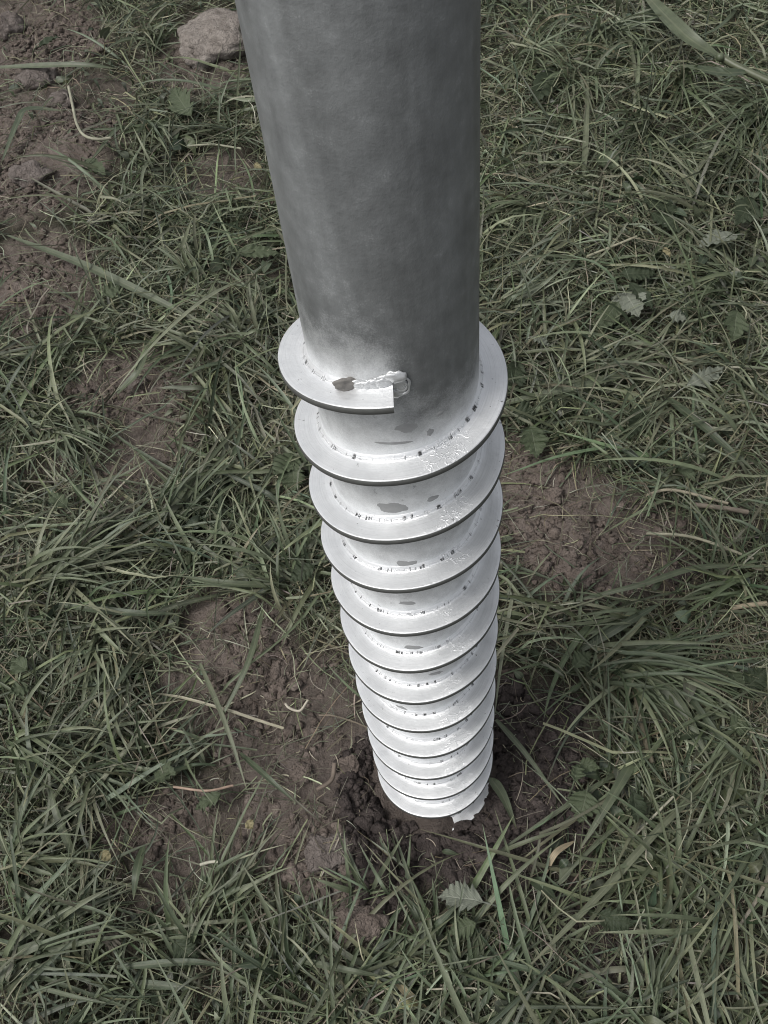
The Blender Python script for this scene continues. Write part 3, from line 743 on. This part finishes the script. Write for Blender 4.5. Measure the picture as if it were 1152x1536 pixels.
# ------------------------------------------------------------------ loose soil
def ico(sub):
    bm = bmesh.new(); bmesh.ops.create_icosphere(bm, subdivisions=sub, radius=1)
    V = np.array([v.co[:] for v in bm.verts]); F = np.array([[v.index for v in f.verts] for f in bm.faces]); bm.free(); return V, F
def lumps(n, keep, rmin, rmax, sub, power=2.5, seed=0):
    iv, if_ = ico(sub)
    b = scatter(n, keep)
    r = rmin+(rmax-rmin)*rng.random(n)**power
    ph = rng.uniform(0, 50, (n, 1))
    ns = 1+0.95*(vnoise(iv[None, :, 0]*1.4+ph, iv[None, :, 1]*1.4+iv[None, :, 2]*1.1+ph*.7, 3)-.5)*2*.8+0.45*(vnoise(iv[None, :, 0]*3.3+ph, iv[None, :, 1]*3.3-iv[None, :, 2]*2.7+ph, 5)-.5)*2
    sc = rng.uniform(.55, 1.4, (n, 1, 3))*np.array([1, 1, .7])
    P = iv[None]*ns[..., None]*sc*r[:, None, None]
    a = rng.uniform(0, 6.28, n); ca, sa = np.cos(a)[:, None], np.sin(a)[:, None]
    X = P[..., 0]*ca-P[..., 1]*sa; Y = P[..., 0]*sa+P[..., 1]*ca
    D_, _ = dirt_mask(b[:, 0], b[:, 1])
    z = gh(b[:, 0], b[:, 1], D_)+r*0.08
    out = np.stack([X+b[:, 0:1], Y+b[:, 1:2], P[..., 2]+z[:, None]], -1)
    FF = (if_[None]+(np.arange(n)*len(iv))[:, None, None]).reshape(-1, 3)
    return out.reshape(-1, 3), FF
def wetness(x, y): return dirt_mask(x, y)[1]
patchy = lambda x, y: np.clip(.45+2.0*fbm(x*9+4, y*9, 8, 3), .04, 1)
V, F = lumps(9500, lambda x, y, d: d**2*patchy(x, y)**1.5*(wetness(x, y) < .58), .0013, .0092, 1, 4.2)
link('soil_crumbs', mesh_from('soil_crumbs', V, F, [M_CRUMB], True), kind='stuff', label='dry reddish brown soil crumbs on the bare patches', category='soil')
V, F = lumps(4600, lambda x, y, d: d**2*(wetness(x, y) >= .5)*np.exp(-np.maximum(np.hypot(x, y)-.1, 0)/.25), .0014, .0105, 1, 3.4)
link('damp_soil_crumbs', mesh_from('damp_soil_crumbs', V, F, [M_WET], True), kind='stuff', label='dark damp soil crumbs around the foot of the screw', category='soil')

def clod(px, py, wpx, hpx, label, mat, seed, tall=.7, sink=.35, name='soil_clod', cat='clod', sub=4, rot=0.0, group='clods of soil'):
    c = at(px, py); s = depth_at(c)/F_PX
    iv, if_ = ico(sub)
    rx, ry = wpx*s/2, hpx*s/2*1.05; rz = min(rx, ry)*tall
    k = 1.0
    n1 = (vnoise(iv[:, 0]*1.3+seed*3.7+20, iv[:, 1]*1.3+iv[:, 2]*1.2+seed, 3)-.5)*2
    n2 = (vnoise(iv[:, 0]*3.1+seed*1.7+20, iv[:, 1]*3.1-iv[:, 2]*2.3+seed, 5)-.5)*2
    n3 = (vnoise(iv[:, 0]*7.5+seed+20, iv[:, 1]*7.5+iv[:, 2]*6+seed, 8)-.5)*2
    cw1, cw2, cwi = worley(iv[:, 0]*2.1+iv[:, 2]*.9+seed*3.3+20, iv[:, 1]*2.1-iv[:, 2]*.8+seed*1.9+20, 4)
    rr = 1+.30*n1+.17*n2+.11*n3+.16*smooth(0, .3, cw2-cw1)*(.3+.7*cwi)-.1
    P = iv*rr[:, None]
    P = np.sign(P)*np.abs(P)**.85
    P *= np.array([rx, ry, rz])
    g = float(gh_low(np.array(c[0]), np.array(c[1])))
    o = link(name, mesh_from(name, P, if_, [mat], True), label=label, category=cat)
    if group: o['group'] = group
    o.location = (c[0], c[1], g+rz*(1-sink)*.6); o.rotation_euler = (0, 0, rot)
    return o
clod(326, 74, 118, 100, 'large pale dried mud clod touching the left edge of the pole near its top', M_PALE, 1, .42, .55, rot=.4)
clod(60, 118, 62, 40, 'crumbly grey clod in the upper left corner beside a long blade', M_CLOD, 2, .7)
clod(95, 155, 46, 34, 'flat brown clod just above the pale bent stalk', M_CLOD, 3, .5, rot=1)
clod(55, 280, 62, 42, 'wide smooth clod lying in the bare soil at the left edge', M_CLOD, 4, .5, rot=.2)
clod(148, 75, 36, 28, 'small reddish clod under the grass by the upper left corner', M_CRUMB, 5, .7)
clod(12, 45, 50, 46, 'grey clod cut by the upper left corner of the view', M_CLOD, 6, .7)
clod(540, 1388, 74, 52, 'rounded reddish clod in the grass below the foot of the screw', M_CRUMB, 7, .7, .3)
clod(492, 1283, 66, 52, 'smooth pale topped clod left below the foot of the screw', M_CLOD, 8, .55, .4)
clod(697, 1272, 46, 40, 'dark damp clod right in front of the screw foot', M_WET, 9, .7)
clod(640, 1268, 44, 34, 'dark flattened clod under the lowest turn of the spiral', M_WET, 10, .55)
clod(668, 1306, 38, 30, 'small dark clod furthest in front of the screw foot', M_WET, 11, .65)
clod(694, 1238, 26, 15, 'small damp clod under the tip of the last painted turn', M_WET, 24, .8)
clod(722, 1226, 22, 16, 'small damp clod against the right end of the last painted turn', M_WET, 25, .9)
clod(738, 1204, 20, 16, 'small damp clod right of the lowest turn below the leaning blade', M_WET, 26, .9)
clod(612, 1240, 30, 20, 'damp clod left under the lowest turn of the spiral', M_WET, 27, .7)
clod(828, 748, 30, 26, 'rounded clod among crumbs beside the middle of the spiral', M_CRUMB, 12, .75)
clod(870, 872, 52, 40, 'pinkish clod at the lower end of the reddish crumb patch', M_CRUMB, 13, .6)
clod(918, 1447, 24, 20, 'small round dark clod beside two pale pebbles', M_WET, 14, .85)
clod(205, 575, 34, 24, 'grey clod at the base of the short broad blade on the left', M_CLOD, 15, .6)
clod(828, 780, 26, 22, 'lower of two clods close to the right rim of the spiral', M_CRUMB, 16, .75)
clod(808, 722, 28, 22, 'small clod right against the spiral where the crumbs begin', M_CRUMB, 17, .75)
clod(455, 1165, 36, 30, 'crumbly brown clod among roots left of the lowest turns', M_CRUMB, 18, .7)
clod(525, 1150, 32, 28, 'brown clod nearest the left rim of the lowest turns', M_CRUMB, 19, .7)
clod(896, 1441, 15, 12, 'tiny pale pebble above a larger pale pebble', M_PEB, 20, .8, name='pebble', cat='pebble', sub=3, group='pale pebbles')
clod(893, 1466, 22, 22, 'largest pale pebble in the grass at the lower right', M_PEB, 21, .8, name='pebble', cat='pebble', sub=3, group='pale pebbles')
clod(899, 1524, 24, 20, 'pale pebble at the bottom edge of the view', M_PEB, 22, .7, name='pebble', cat='pebble', sub=3, group='pale pebbles')
clod(148, 331, 28, 18, 'pale gritty pebble on the soil at the upper left', M_PEB, 23, .7, name='pebble', cat='pebble', sub=3, group='pale pebbles')

# ------------------------------------------------------------------ single blades and stalks that stand out
def catmull(P, n):
    P = np.asarray(P, float)
    if len(P) == 2: P = np.stack([P[0], (P[0]+P[1])/2, P[1]])
    Q = np.concatenate([[2*P[0]-P[1]], P, [2*P[-1]-P[-2]]])
    out = []
    m_ = len(P)-1
    for t in np.linspace(0, m_, n):
        i = min(int(t), m_-1); f = t-i
        a, b_, c_, d_ = Q[i], Q[i+1], Q[i+2], Q[i+3]
        out.append(.5*((2*b_)+(-a+c_)*f+(2*a-5*b_+4*c_-d_)*f*f+(-a+3*b_-3*c_+d_)*f**3))
    return np.array(out)
def strip(pts, wpx, tint, heights=None, n=18, taper='tip', fold=.25, roll_=None):
    """ribbon blade through photo positions, lying at the given heights over the ground"""
    k = len(pts)
    if heights is None: heights = [.022]+[.048]*(k-2)+[.036]
    W3 = []
    for (x, y), h in zip(pts, heights):
        p = at(x, y, 0.0); g = float(gh_low(p[0], p[1]))
        p = at(x, y, g+h); W3.append(p)
    P = catmull(W3, n); s = np.linspace(0, 1, n)
    P = push_out(P)
    sc = np.array([depth_at(p) for p in P])/F_PX
    T = np.gradient(P, axis=0); T /= np.linalg.norm(T, axis=1, keepdims=True)
    side = np.cross(T, [0, 0, 1.0]); side /= np.linalg.norm(side, axis=1, keepdims=True)
    Nn = np.cross(side, T)
    r_ = random.uniform(-.35, .35) if roll_ is None else roll_
    tw = r_+random.uniform(-.5, .5)*s
    sd = side*np.cos(tw)[:, None]+Nn*np.sin(tw)[:, None]; nn = np.cross(sd, T)
    prof = np.clip(np.minimum(1, .55+1.8*s)*(1-s**3.0), .04, 1) if taper == 'tip' else (np.clip(np.sin(np.pi*np.clip(s, .02, .98))**.55, .08, 1) if taper == 'both' else np.ones(n))
    w = (wpx*sc*.5*prof)[:, None]
    V = np.stack([P-sd*w+nn*w*fold, P-sd*w*.5+nn*w*fold*.3, P, P+sd*w*.5+nn*w*fold*.3, P+sd*w+nn*w*fold], 1)
    us = np.array([0, .25, .5, .75, 1])
    uv = np.stack(np.broadcast_arrays(us[None], s[:, None]), -1).reshape(-1, 2)
    return V.reshape(-1, 3), grid_faces(n, 5), uv, P[0]
def round_stalk(pts, wpx, heights=None, n=16):
    k = len(pts)
    if heights is None: heights = [.034]*k
    W3 = [at(x, y, float(gh_low(*at(x, y)[:2]))+h) for (x, y), h in zip(pts, heights)]
    P = push_out(catmull(W3, n)); sc = np.array([depth_at(p) for p in P])/F_PX
    T = np.gradient(P, axis=0); T /= np.linalg.norm(T, axis=1, keepdims=True)
    side = np.cross(T, [0, 0, 1.0]); side /= np.linalg.norm(side, axis=1, keepdims=True); Nn = np.cross(side, T)
    q = np.arange(6)/6*2*np.pi
    r = wpx*.5*sc
    V = P[:, None]+(side[:, None]*np.cos(q)[None, :, None]+Nn[:, None]*np.sin(q)[None, :, None])*r[:, None, None]
    uv = np.stack(np.broadcast_arrays((.1+.05*q)[None], np.linspace(0, .8, n)[:, None]), -1).reshape(-1, 2)
    return V.reshape(-1, 3), grid_faces(n, 6, wrap=True), uv, P[0]
def thing_mesh(name, data, mat, tint, label, cat, group, parent=None, origin=None):
    V, F, U, p0 = data
    org = np.asarray(p0 if origin is None else origin)
    col = np.tile(np.array(list(tint)+[1.0]), (len(V), 1))
    me = mesh_from(name, V-org, F, [mat], True, {'tint': ('FLOAT_COLOR', col)}, U)
    o = link(name, me, parent)
    if parent is None:
        o.location = org; o['label'] = label; o['category'] = cat
        if group: o['group'] = group
    return o
G1, G2, G3, G4 = (.085, .102, .060), (.062, .08, .046), (.11, .122, .075), (.05, .064, .038)
BL = [
 ([(757, 605), (870, 579), (960, 558)], 12, G1, 'blade reaching right from the second turn of the spiral'),
 ([(757, 531), (851, 524), (937, 533)], 6, G3, 'thin nearly level blade leaving the top turn towards the right'),
 ([(997, 594), (1057, 642), (1140, 714)], 15, G2, 'broad blade slanting down right below the feathery pale leaf'),
 ([(870, 976), (945, 931), (997, 901)], 13, G2, 'short dark blade slanting up right above the right hand tuft'),
 ([(844, 905), (960, 877), (1042, 852), (1132, 847)], 9, G1, 'long arched blade under the reddish crumb patch on the right'),
 ([(930, 991), (1012, 1047), (1069, 1149)], 20, G1, 'widest blade of the tuft at the right, bending down'),
 ([(980, 965), (1080, 1107), (1140, 1160)], 11, G2, 'narrower blade beside the widest one of the right tuft'),
 ([(744, 1079), (790, 1132), (849, 1214)], 9, G1, 'blade crossing the dark soil right of the screw foot'),
 ([(734, 1165), (754, 1194), (775, 1244)], 17, G1, 'short pointed blade leaning on the lowest turn of the spiral'),
 ([(961, 1120), (921, 1190), (866, 1280)], 16, G1, 'broad blade pointing down left towards the damp soil at lower right'),
 ([(1106, 1135), (1006, 1225), (901, 1340), (796, 1447)], 11, G3, 'longest straight blade running down left across the lower right grass'),
 ([(746, 1280), (796, 1260), (856, 1240)], 7, G3, 'thin blade lying over the dark soil in front of the screw'),
 ([(136, 840), (247, 768), (287, 720), (375, 618)], 9, G1, 'long stalk like blade rising from the left tuft towards the spiral'),
 ([(88, 907), (192, 919), (275, 921)], 12, G2, 'level bluish blade low in the left tuft'),
 ([(431, 879), (340, 875), (264, 863)], 12, G1, 'level blade pointing left from the tuft beside the spiral'),
 ([(176, 590), (208, 556), (224, 512)], 13, G1, 'short broad blade curving over the bare soil on the left'),
 ([(11, 353), (115, 393), (206, 435), (313, 489)], 13, G1, 'long wide blade sloping down right across the upper left soil'),
 ([(0, 101), (115, 97), (176, 103)], 9, G1, 'level blade under the grey clod in the upper left corner'),
 ([(4, 240), (27, 183), (42, 164), (92, 166)], 12, G2, 'kinked blade over the bare soil at the left edge'),
 ([(395, 915), (370, 1000), (320, 1100)], 10, G1, 'blade crossing the bare soil left of the middle turns'),
 ([(300, 995), (340, 1090), (372, 1190)], 8, G3, 'thin pale green blade crossing the soil towards lower right'),
 ([(118, 1300), (85, 1220), (72, 1165)], 14, G1, 'upright curved blade in the grass at the lower left edge'),
 ([(0, 1445), (50, 1420), (105, 1407)], 17, G1, 'wide blade entering from the left edge near the bottom'),
 ([(165, 1452), (280, 1443), (340, 1450)], 11, G2, 'upper of two level blades near the bottom left'),
 ([(195, 1475), (300, 1482)], 13, G2, 'lower of two level blades near the bottom left'),
 ([(360, 1130), (400, 1165), (445, 1205)], 9, G2, 'short blade lying on brown soil left of the lowest turns'),
 ([(435, 1437), (520, 1455), (576, 1465)], 10, G1, 'blade lying level below the rounded reddish clod'),
 ([(215, 1270), (205, 1310), (200, 1350)], 16, G2, 'short blunt blade standing at the lower left bare patch'),
 ([(1115, 0), (1080, 40), (1030, 62)], 8, G2, 'narrow blade at the top right corner above the knotted stem'),
 ([(1030, 285), (1060, 238), (1112, 219)], 9, G3, 'arched pale stem below the knotted stem at the right'),
 ([(930, 0), (950, 90), (962, 180)], 7, G3, 'pale straight blade hanging from the top edge right of the pole'),
 ([(875, 270), (880, 180), (882, 90)], 9, G3, 'pale upright stalk in the dense grass right of the pole'),
]
for pts, w, tint, lab in BL:
    hh = None
    if 'leaning' in lab: hh = [.045, .03, .012]
    if 'crossing the dark soil' in lab: hh = [.05, .035, .015]
    thing_mesh('grass_strand', strip(pts, w, tint, hh, taper='both' if len(pts) > 3 else 'tip'), M_BLADE, tint, lab, 'grass blade', 'single grass blades that stand out')
ST = [
 ([(103, 130), (109, 158), (115, 185), (126, 203), (146, 209), (166, 207)], 4.5, (.27, .265, .2), 'pale bent stalk lying on the soil at the upper left'),
 ([(283, 219), (320, 217), (362, 223)], 3.2, (.26, .26, .19), 'thin pale straw lying level left of the pole'),
 ([(880, 385), (862, 410), (955, 355)][::2], 4, (.30, .29, .21), 'pale straw slanting beside the dark nettle leaves'),
 ([(970, 742), (1010, 735), (1092, 755)], 5, (.30, .27, .2), 'straw curving at the right of the reddish crumbs'),
 ([(970, 800), (1040, 806), (1130, 838)], 5, (.27, .26, .19), 'long straw below the brown twig at the right'),
 ([(1042, 757), (1085, 762), (1122, 768)], 8, (.17, .145, .115), 'short brown twig at the right edge of the grass'),
 ([(1098, 912), (1120, 908), (1150, 905)], 8, (.32, .27, .19), 'tan dry stalk at the right edge above the tuft'),
 ([(1088, 551), (1115, 551), (1142, 552)], 4, (.42, .41, .33), 'short whitish straw beside the feathery pale leaf'),
 ([(220, 720), (227, 745), (230, 768)], 5, (.34, .36, .26), 'pale cut stem standing left of the spiral in grass'),
 ([(428, 1055), (434, 1062), (450, 1066), (462, 1050)], 4, (.36, .33, .27), 'white rootlet curled on the soil left of the spiral'),
 ([(502, 1145), (497, 1170), (475, 1185)], 7, (.16, .13, .105), 'thick brown root curving over the soil near the lowest turns'),
 ([(300, 1297), (315, 1293), (330, 1292)], 5, (.42, .41, .33), 'short white straw in the lower left grass'),
 ([(1010, 1195), (940, 1265), (905, 1310)][:2], 4, (.36, .35, .27), 'pale straw at the right of the broad down left blade'),
 ([(640, 1484), (700, 1482), (722, 1484)], 3, (.36, .34, .26), 'thin straw lying level at the bottom edge'),
 ([(952, 1032), (962, 1085), (978, 1145)], 9, (.13, .115, .08), 'brown hollow twig standing in the right hand tuft'),
 ([(260, 1180), (310, 1186), (350, 1178)], 4, (.30, .22, .17), 'reddish thin stem across the lower left soil'),
]
for pts, w, tint, lab in ST:
    name = 'twig' if 'twig' in lab else ('root' if 'root' in lab else 'dry_stalk')
    thing_mesh(name, round_stalk(pts, w), M_DRY, tint, lab, name.replace('_', ' '), 'dry stalks and straws that stand out')
# curled dry blades
for pts, w, tint, lab in (([(816, 1315), (833, 1280), (861, 1262)], 9, (.30, .25, .17), 'tan curled dry blade right of the damp soil'),
                          ([(588, 1462), (610, 1490), (640, 1512)], 13, (.27, .235, .15), 'yellowish dry blade near the bottom edge below the clod'),
                          ([(590, 1510), (612, 1504), (632, 1503)], 14, (.24, .23, .11), 'short yellow green rolled leaf at the bottom edge'),
                          ([(740, 1330), (744, 1345), (748, 1358)], 9, (.30, .27, .19), 'small tan blade tip in front of the damp soil')):
    thing_mesh('withered_strand', strip(pts, w, tint, [.012, .03, .02], taper='both'), M_DRY, tint, lab, 'dry blade', 'curled dry blades')
# knotted grass stem with two leaves, upper right
org = at(1085, 88, .03)
cg = empty('grass_plant', org, 'thick knotted grass stem with one broad leaf in the upper right corner', 'grass plant')
thing_mesh('stem', round_stalk([(1078, 84), (1110, 102), (1175, 132)], 11, [.09, .09, .07]), M_BLADE, G3, '', '', None, cg, org)
thing_mesh('leaf', strip([(1084, 88), (1040, 62), (1005, 30), (960, -18)], 22, G1, [.09, .096, .092, .07], taper='both'), M_BLADE, G1, '', '', None, cg, org)
thing_mesh('leaf', strip([(1122, 108), (1080, 109), (1018, 98)], 18, G2, [.09, .09, .06], taper='both'), M_BLADE, G2, '', '', None, cg, org)
kv, kf = blob((0, 0, 0), (.0085, .0085, .0085), 12, 8, 3, .1)
kd = (kv+at(1080, 86, .09), kf, np.tile([[.2, .3]], (len(kv), 1)), org)
thing_mesh('node', kd, M_BLADE, G1, '', '', None, cg, org)

# ------------------------------------------------------------------ weed leaves
def leaf_grid(L, Wd, lobes, depth, cup=.18, droop=.35, seed=0, holes=False):
    rows, cols = 14*lobes+1, 11
    v = np.linspace(0, 1, rows)
    env = np.sin(np.pi*np.clip(v, 0, 1)**.62)**.8*np.clip(1.08-v*.35, 0, 1)
    rs_ = np.random.default_rng(seed)
    vv = v*lobes+.22*np.sin(v*9+seed)
    saw = vv % 1.0
    tooth = np.where(saw < .72, saw/.72, (1-saw)/.28)
    amp = rs_.uniform(.35, 1.15, (2, lobes+2))[:, np.clip(vv.astype(int), 0, lobes+1)]
    fine = .5-np.abs(((vv*2.0) % 1.0)-.5)
    V = np.zeros((rows, cols, 3)); UV = np.zeros((rows, cols, 2))
    asym = 1+.12*rs_.normal(size=2)
    for j, u in enumerate(np.linspace(-1, 1, cols)):
        au = abs(u); sgn = 0 if u < 0 else 1
        w = env*(1-(depth*amp[sgn]*(1-tooth)+.16*(.5-fine))*au**1.2)*asym[sgn]
        fwdsh = L*(.16+.10*depth*tooth)*au*env
        x = v*L+fwdsh-L*.05*au
        y = u*w*Wd*.5
        z = cup*np.abs(y)-droop*L*v**2*.55+.0016*np.sin(v*lobes*2*np.pi)*au+.002*(vnoise(v*7+seed, v*0+u*2+seed, 4)-.5)*2
        V[:, j] = np.stack([x, y, z], 1)
        UV[:, j] = np.stack([np.full(rows, (u+1)/2), v], 1)
    return V.reshape(-1, 3), grid_faces(rows, cols), UV.reshape(-1, 2)
def weed_leaf(bx, by, tx, ty, wpx, mat, label, h0=.03, h1=.03, lobes=6, depth=.35, roll_=0.0, name='weed_leaf', seed=1, stalk_to=None, droop=.3, stalk=True):
    g = float(gh_low(*at(bx, by)[:2]))
    B = at(bx, by, g+h0); Tp = at(tx, ty, g+h1)
    X = Tp-B; L = np.linalg.norm(X); X /= L
    Y = np.cross([0, 0, 1.0], X); Y /= np.linalg.norm(Y); Zv = np.cross(X, Y)
    Y2 = Y*math.cos(roll_)+Zv*math.sin(roll_); Z2 = np.cross(X, Y2)
    V, F, U = leaf_grid(L/1.06, wpx*depth_at(B)/F_PX, lobes, depth, seed=seed, droop=droop)
    Wv = B+V[:, 0:1]*X+V[:, 1:2]*Y2+V[:, 2:3]*Z2
    Wv = push_out(Wv)
    if stalk_to is None: foot = B-X*L*.55; 
    else: foot = at(*stalk_to)
    foot = np.array([foot[0], foot[1], float(gh_low(foot[0], foot[1]))])
    root = empty(name, foot, label, 'leaf', 'weed leaves in the grass')
    link('leaf_blade', mesh_from('leaf_blade', Wv-foot, F, [mat], True, uv=U), root)
    if stalk:
        mid = (foot+B)/2+np.array([0, 0, .012])
        P = catmull([foot, mid, B+X*L*.06], 9); r = .0011
        T = np.gradient(P, axis=0); T /= np.linalg.norm(T, axis=1, keepdims=True)
        sd_ = np.cross(T, [0.3, .1, 1.0]); sd_ /= np.linalg.norm(sd_, axis=1, keepdims=True); nn = np.cross(sd_, T)
        q = np.arange(6)/6*2*np.pi
        SV = (P[:, None]+(sd_[:, None]*np.cos(q)[None, :, None]+nn[:, None]*np.sin(q)[None, :, None])*r).reshape(-1, 3)
        link('leaf_stalk', mesh_from('leaf_stalk', SV-foot, grid_faces(9, 6, wrap=True), [mat], True, uv=np.tile([[.5, .2]], (len(SV), 1))), root)
    return root
GR, DK, PL, BR, YL = M_LEAF, M_LEAFD, M_LEAFP, M_LEAFB, M_LEAFY
LEAVES = [  # base x, y, tip x, y, width, material, lobes, depth, label
 (285, 172, 250, 122, 48, GR, 6, .4, 'grey green toothed leaf below the large pale mud clod'),
 (968, 302, 1032, 318, 52, DK, 7, .35, 'dark toothed leaf highest of the nettle leaves right of the pole'),
 (978, 320, 1028, 345, 36, DK, 6, .35, 'dark narrow leaf tucked under the highest dark leaf'),
 (932, 412, 990, 404, 44, DK, 7, .35, 'dark nettle leaf right above the pale folded leaf'),
 (945, 425, 985, 462, 34, DK, 6, .35, 'dark leaf hanging beside the pale folded leaf'),
 (938, 440, 960, 476, 46, PL, 6, .4, 'pale folded leaf underside between the dark nettle leaves'),
 (934, 440, 916, 464, 20, PL, 5, .4, 'small pale leaf tip left of the pale folded leaf'),
 (925, 455, 895, 496, 36, GR, 6, .35, 'green leaf pointing down left under the pale folded leaf'),
 (1102, 352, 1044, 362, 56, PL, 6, .55, 'pale lobed leaf lying flat right of the dark nettle leaves'),
 (1032, 578, 1092, 546, 44, PL, 6, .6, 'feathery pale leaf at the right above a broad blade'),
 (1005, 472, 1034, 478, 24, PL, 4, .5, 'small pale lobed leaf between the two larger pale leaves'),
 (1105, 468, 1102, 512, 42, GR, 6, .5, 'grey green lobed leaf near the right edge above the feathery leaf'),
 (1085, 400, 1060, 440, 44, DK, 6, .4, 'dark leaf below the pale lobed leaf at the right'),
 (800, 505, 826, 520, 28, PL, 5, .35, 'small pale leaf in grass right of the top turn'),
 (775, 545, 768, 590, 40, DK, 6, .35, 'dark leaf close to the right rim of the top turn'),
 (795, 640, 808, 690, 48, GR, 6, .4, 'veined green leaf beside the third turn above reddish crumbs'),
 (770, 620, 812, 626, 44, DK, 6, .35, 'dark holed leaf right of the second turn'),
 (965, 612, 945, 660, 34, DK, 6, .3, 'dark leaf hanging in grass between spiral and right edge'),
 (358, 378, 426, 378, 28, GR, 6, .15, 'smooth oval leaf touching the left edge of the pole'),
 (445, 685, 408, 712, 48, GR, 6, .45, 'grey green lobed leaf left of the second turn'),
 (440, 700, 440, 740, 40, GR, 6, .45, 'lobed leaf hanging just left of the third turn'),
 (470, 850, 430, 872, 40, DK, 6, .35, 'dark leaf in the tuft left of the middle turns'),
 (232, 1155, 262, 1160, 44, GR, 5, .45, 'toothed leaf on the soil at the lower left'),
 (330, 1192, 286, 1212, 28, GR, 5, .4, 'creased leaf over the reddish stem at the lower left'),
 (155, 440, 182, 428, 30, GR, 4, .2, 'blunt grey leaf on the bare soil at the upper left'),
 (130, 240, 160, 262, 26, GR, 4, .4, 'small green leaf below the pale bent stalk'),
 (60, 70, 90, 48, 26, DK, 4, .3, 'small dark leaf over the upper left clods'),
 (722, 1352, 648, 1338, 48, PL, 7, .5, 'pale lobed leaf with light stalk in front of the screw foot'),
 (712, 1385, 668, 1402, 40, GR, 6, .4, 'green leaf under the pale lobed leaf below the screw foot'),
 (880, 1188, 868, 1236, 50, GR, 6, .5, 'grey green lobed leaf right of the damp soil'),
 (862, 1170, 868, 1140, 32, GR, 5, .5, 'small lobed leaf above the larger one right of damp soil'),
 (870, 1145, 900, 1152, 26, GR, 5, .3, 'small round leaf inside a curl of grass at right'),
 (950, 1190, 960, 1240, 40, DK, 6, .5, 'dark divided leaf between two long blades at lower right'),
 (900, 1372, 955, 1390, 44, DK, 6, .35, 'dark leaf above the pale pebbles at lower right'),
 (985, 1060, 995, 1040, 30, GR, 5, .5, 'small lobed leaf under the right tuft blades'),
 (1095, 1090, 1128, 1078, 50, GR, 6, .35, 'green toothed leaf near the right edge below the tuft'),
 (1120, 1030, 1152, 1002, 44, DK, 6, .35, 'dark toothed leaf cut by the right edge beside the tuft'),
 (1090, 1000, 1120, 1040, 30, GR, 5, .4, 'green leaf left of the dark leaf at the right edge'),
 (40, 1005, 8, 985, 36, GR, 4, .1, 'round grey leaf at the left edge of the view'),
 (42, 1030, 12, 1040, 34, GR, 4, .1, 'lower round grey leaf at the left edge of the view'),
 (150, 1380, 128, 1412, 40, BR, 5, .4, 'dull brownish lobed leaf in the lower left grass'),
 (175, 1400, 160, 1430, 34, BR, 5, .4, 'brownish leaf right below the other brownish leaf'),
 (260, 1410, 300, 1450, 38, DK, 6, .35, 'dark leaf above two level blades at the bottom left'),
 (1020, 700, 1045, 720, 24, GR, 4, .3, 'small leaf near the dry straws at the right'),
 (860, 1000, 890, 975, 34, GR, 6, .4, 'leaf half hidden by the tuft right of the spiral'),
 (830, 110, 800, 150, 48, DK, 6, .35, 'dark leaf deep in grass right of the upper pole'),
 (1000, 10, 965, 35, 40, DK, 6, .4, 'dark leaf by the top edge behind the broad leaf'),
 (1130, 300, 1105, 335, 46, DK, 6, .4, 'dark leaf near the right edge under the arched stem'),
 (900, 230, 930, 255, 36, GR, 5, .35, 'green leaf in the dense grass above the dark nettle leaves'),
 (100, 760, 70, 735, 30, GR, 4, .3, 'small green leaf in the left tuft by the edge'),
]
for i, (bx, by, tx, ty, w, mt, lo, dp, lab) in enumerate(LEAVES):
    weed_leaf(bx, by, tx, ty, w, mt, lab, (.03+.026*random.random()), (.034+.026*random.random()), lo, dp, random.uniform(-.35, .35), seed=i+1, droop=random.uniform(.05, .4))
for i, (bx, by, tx, ty, w, lab) in enumerate(((370, 1232, 380, 1244, 15, 'small yellow leaf on the soil at the lower left'), (152, 1278, 168, 1292, 17, 'pale yellow leaf in the grass at the far lower left'),
                                          (995, 372, 1007, 384, 12, 'tiny yellow leaf beside the dark nettle leaves'), (382, 246, 394, 254, 11, 'tiny whitish leaf touching the pole left side'))):
    weed_leaf(bx, by, tx, ty, w, YL, lab, .04, .04, 3, .08, .1, seed=70+i, stalk=False, name='fallen_leaf')
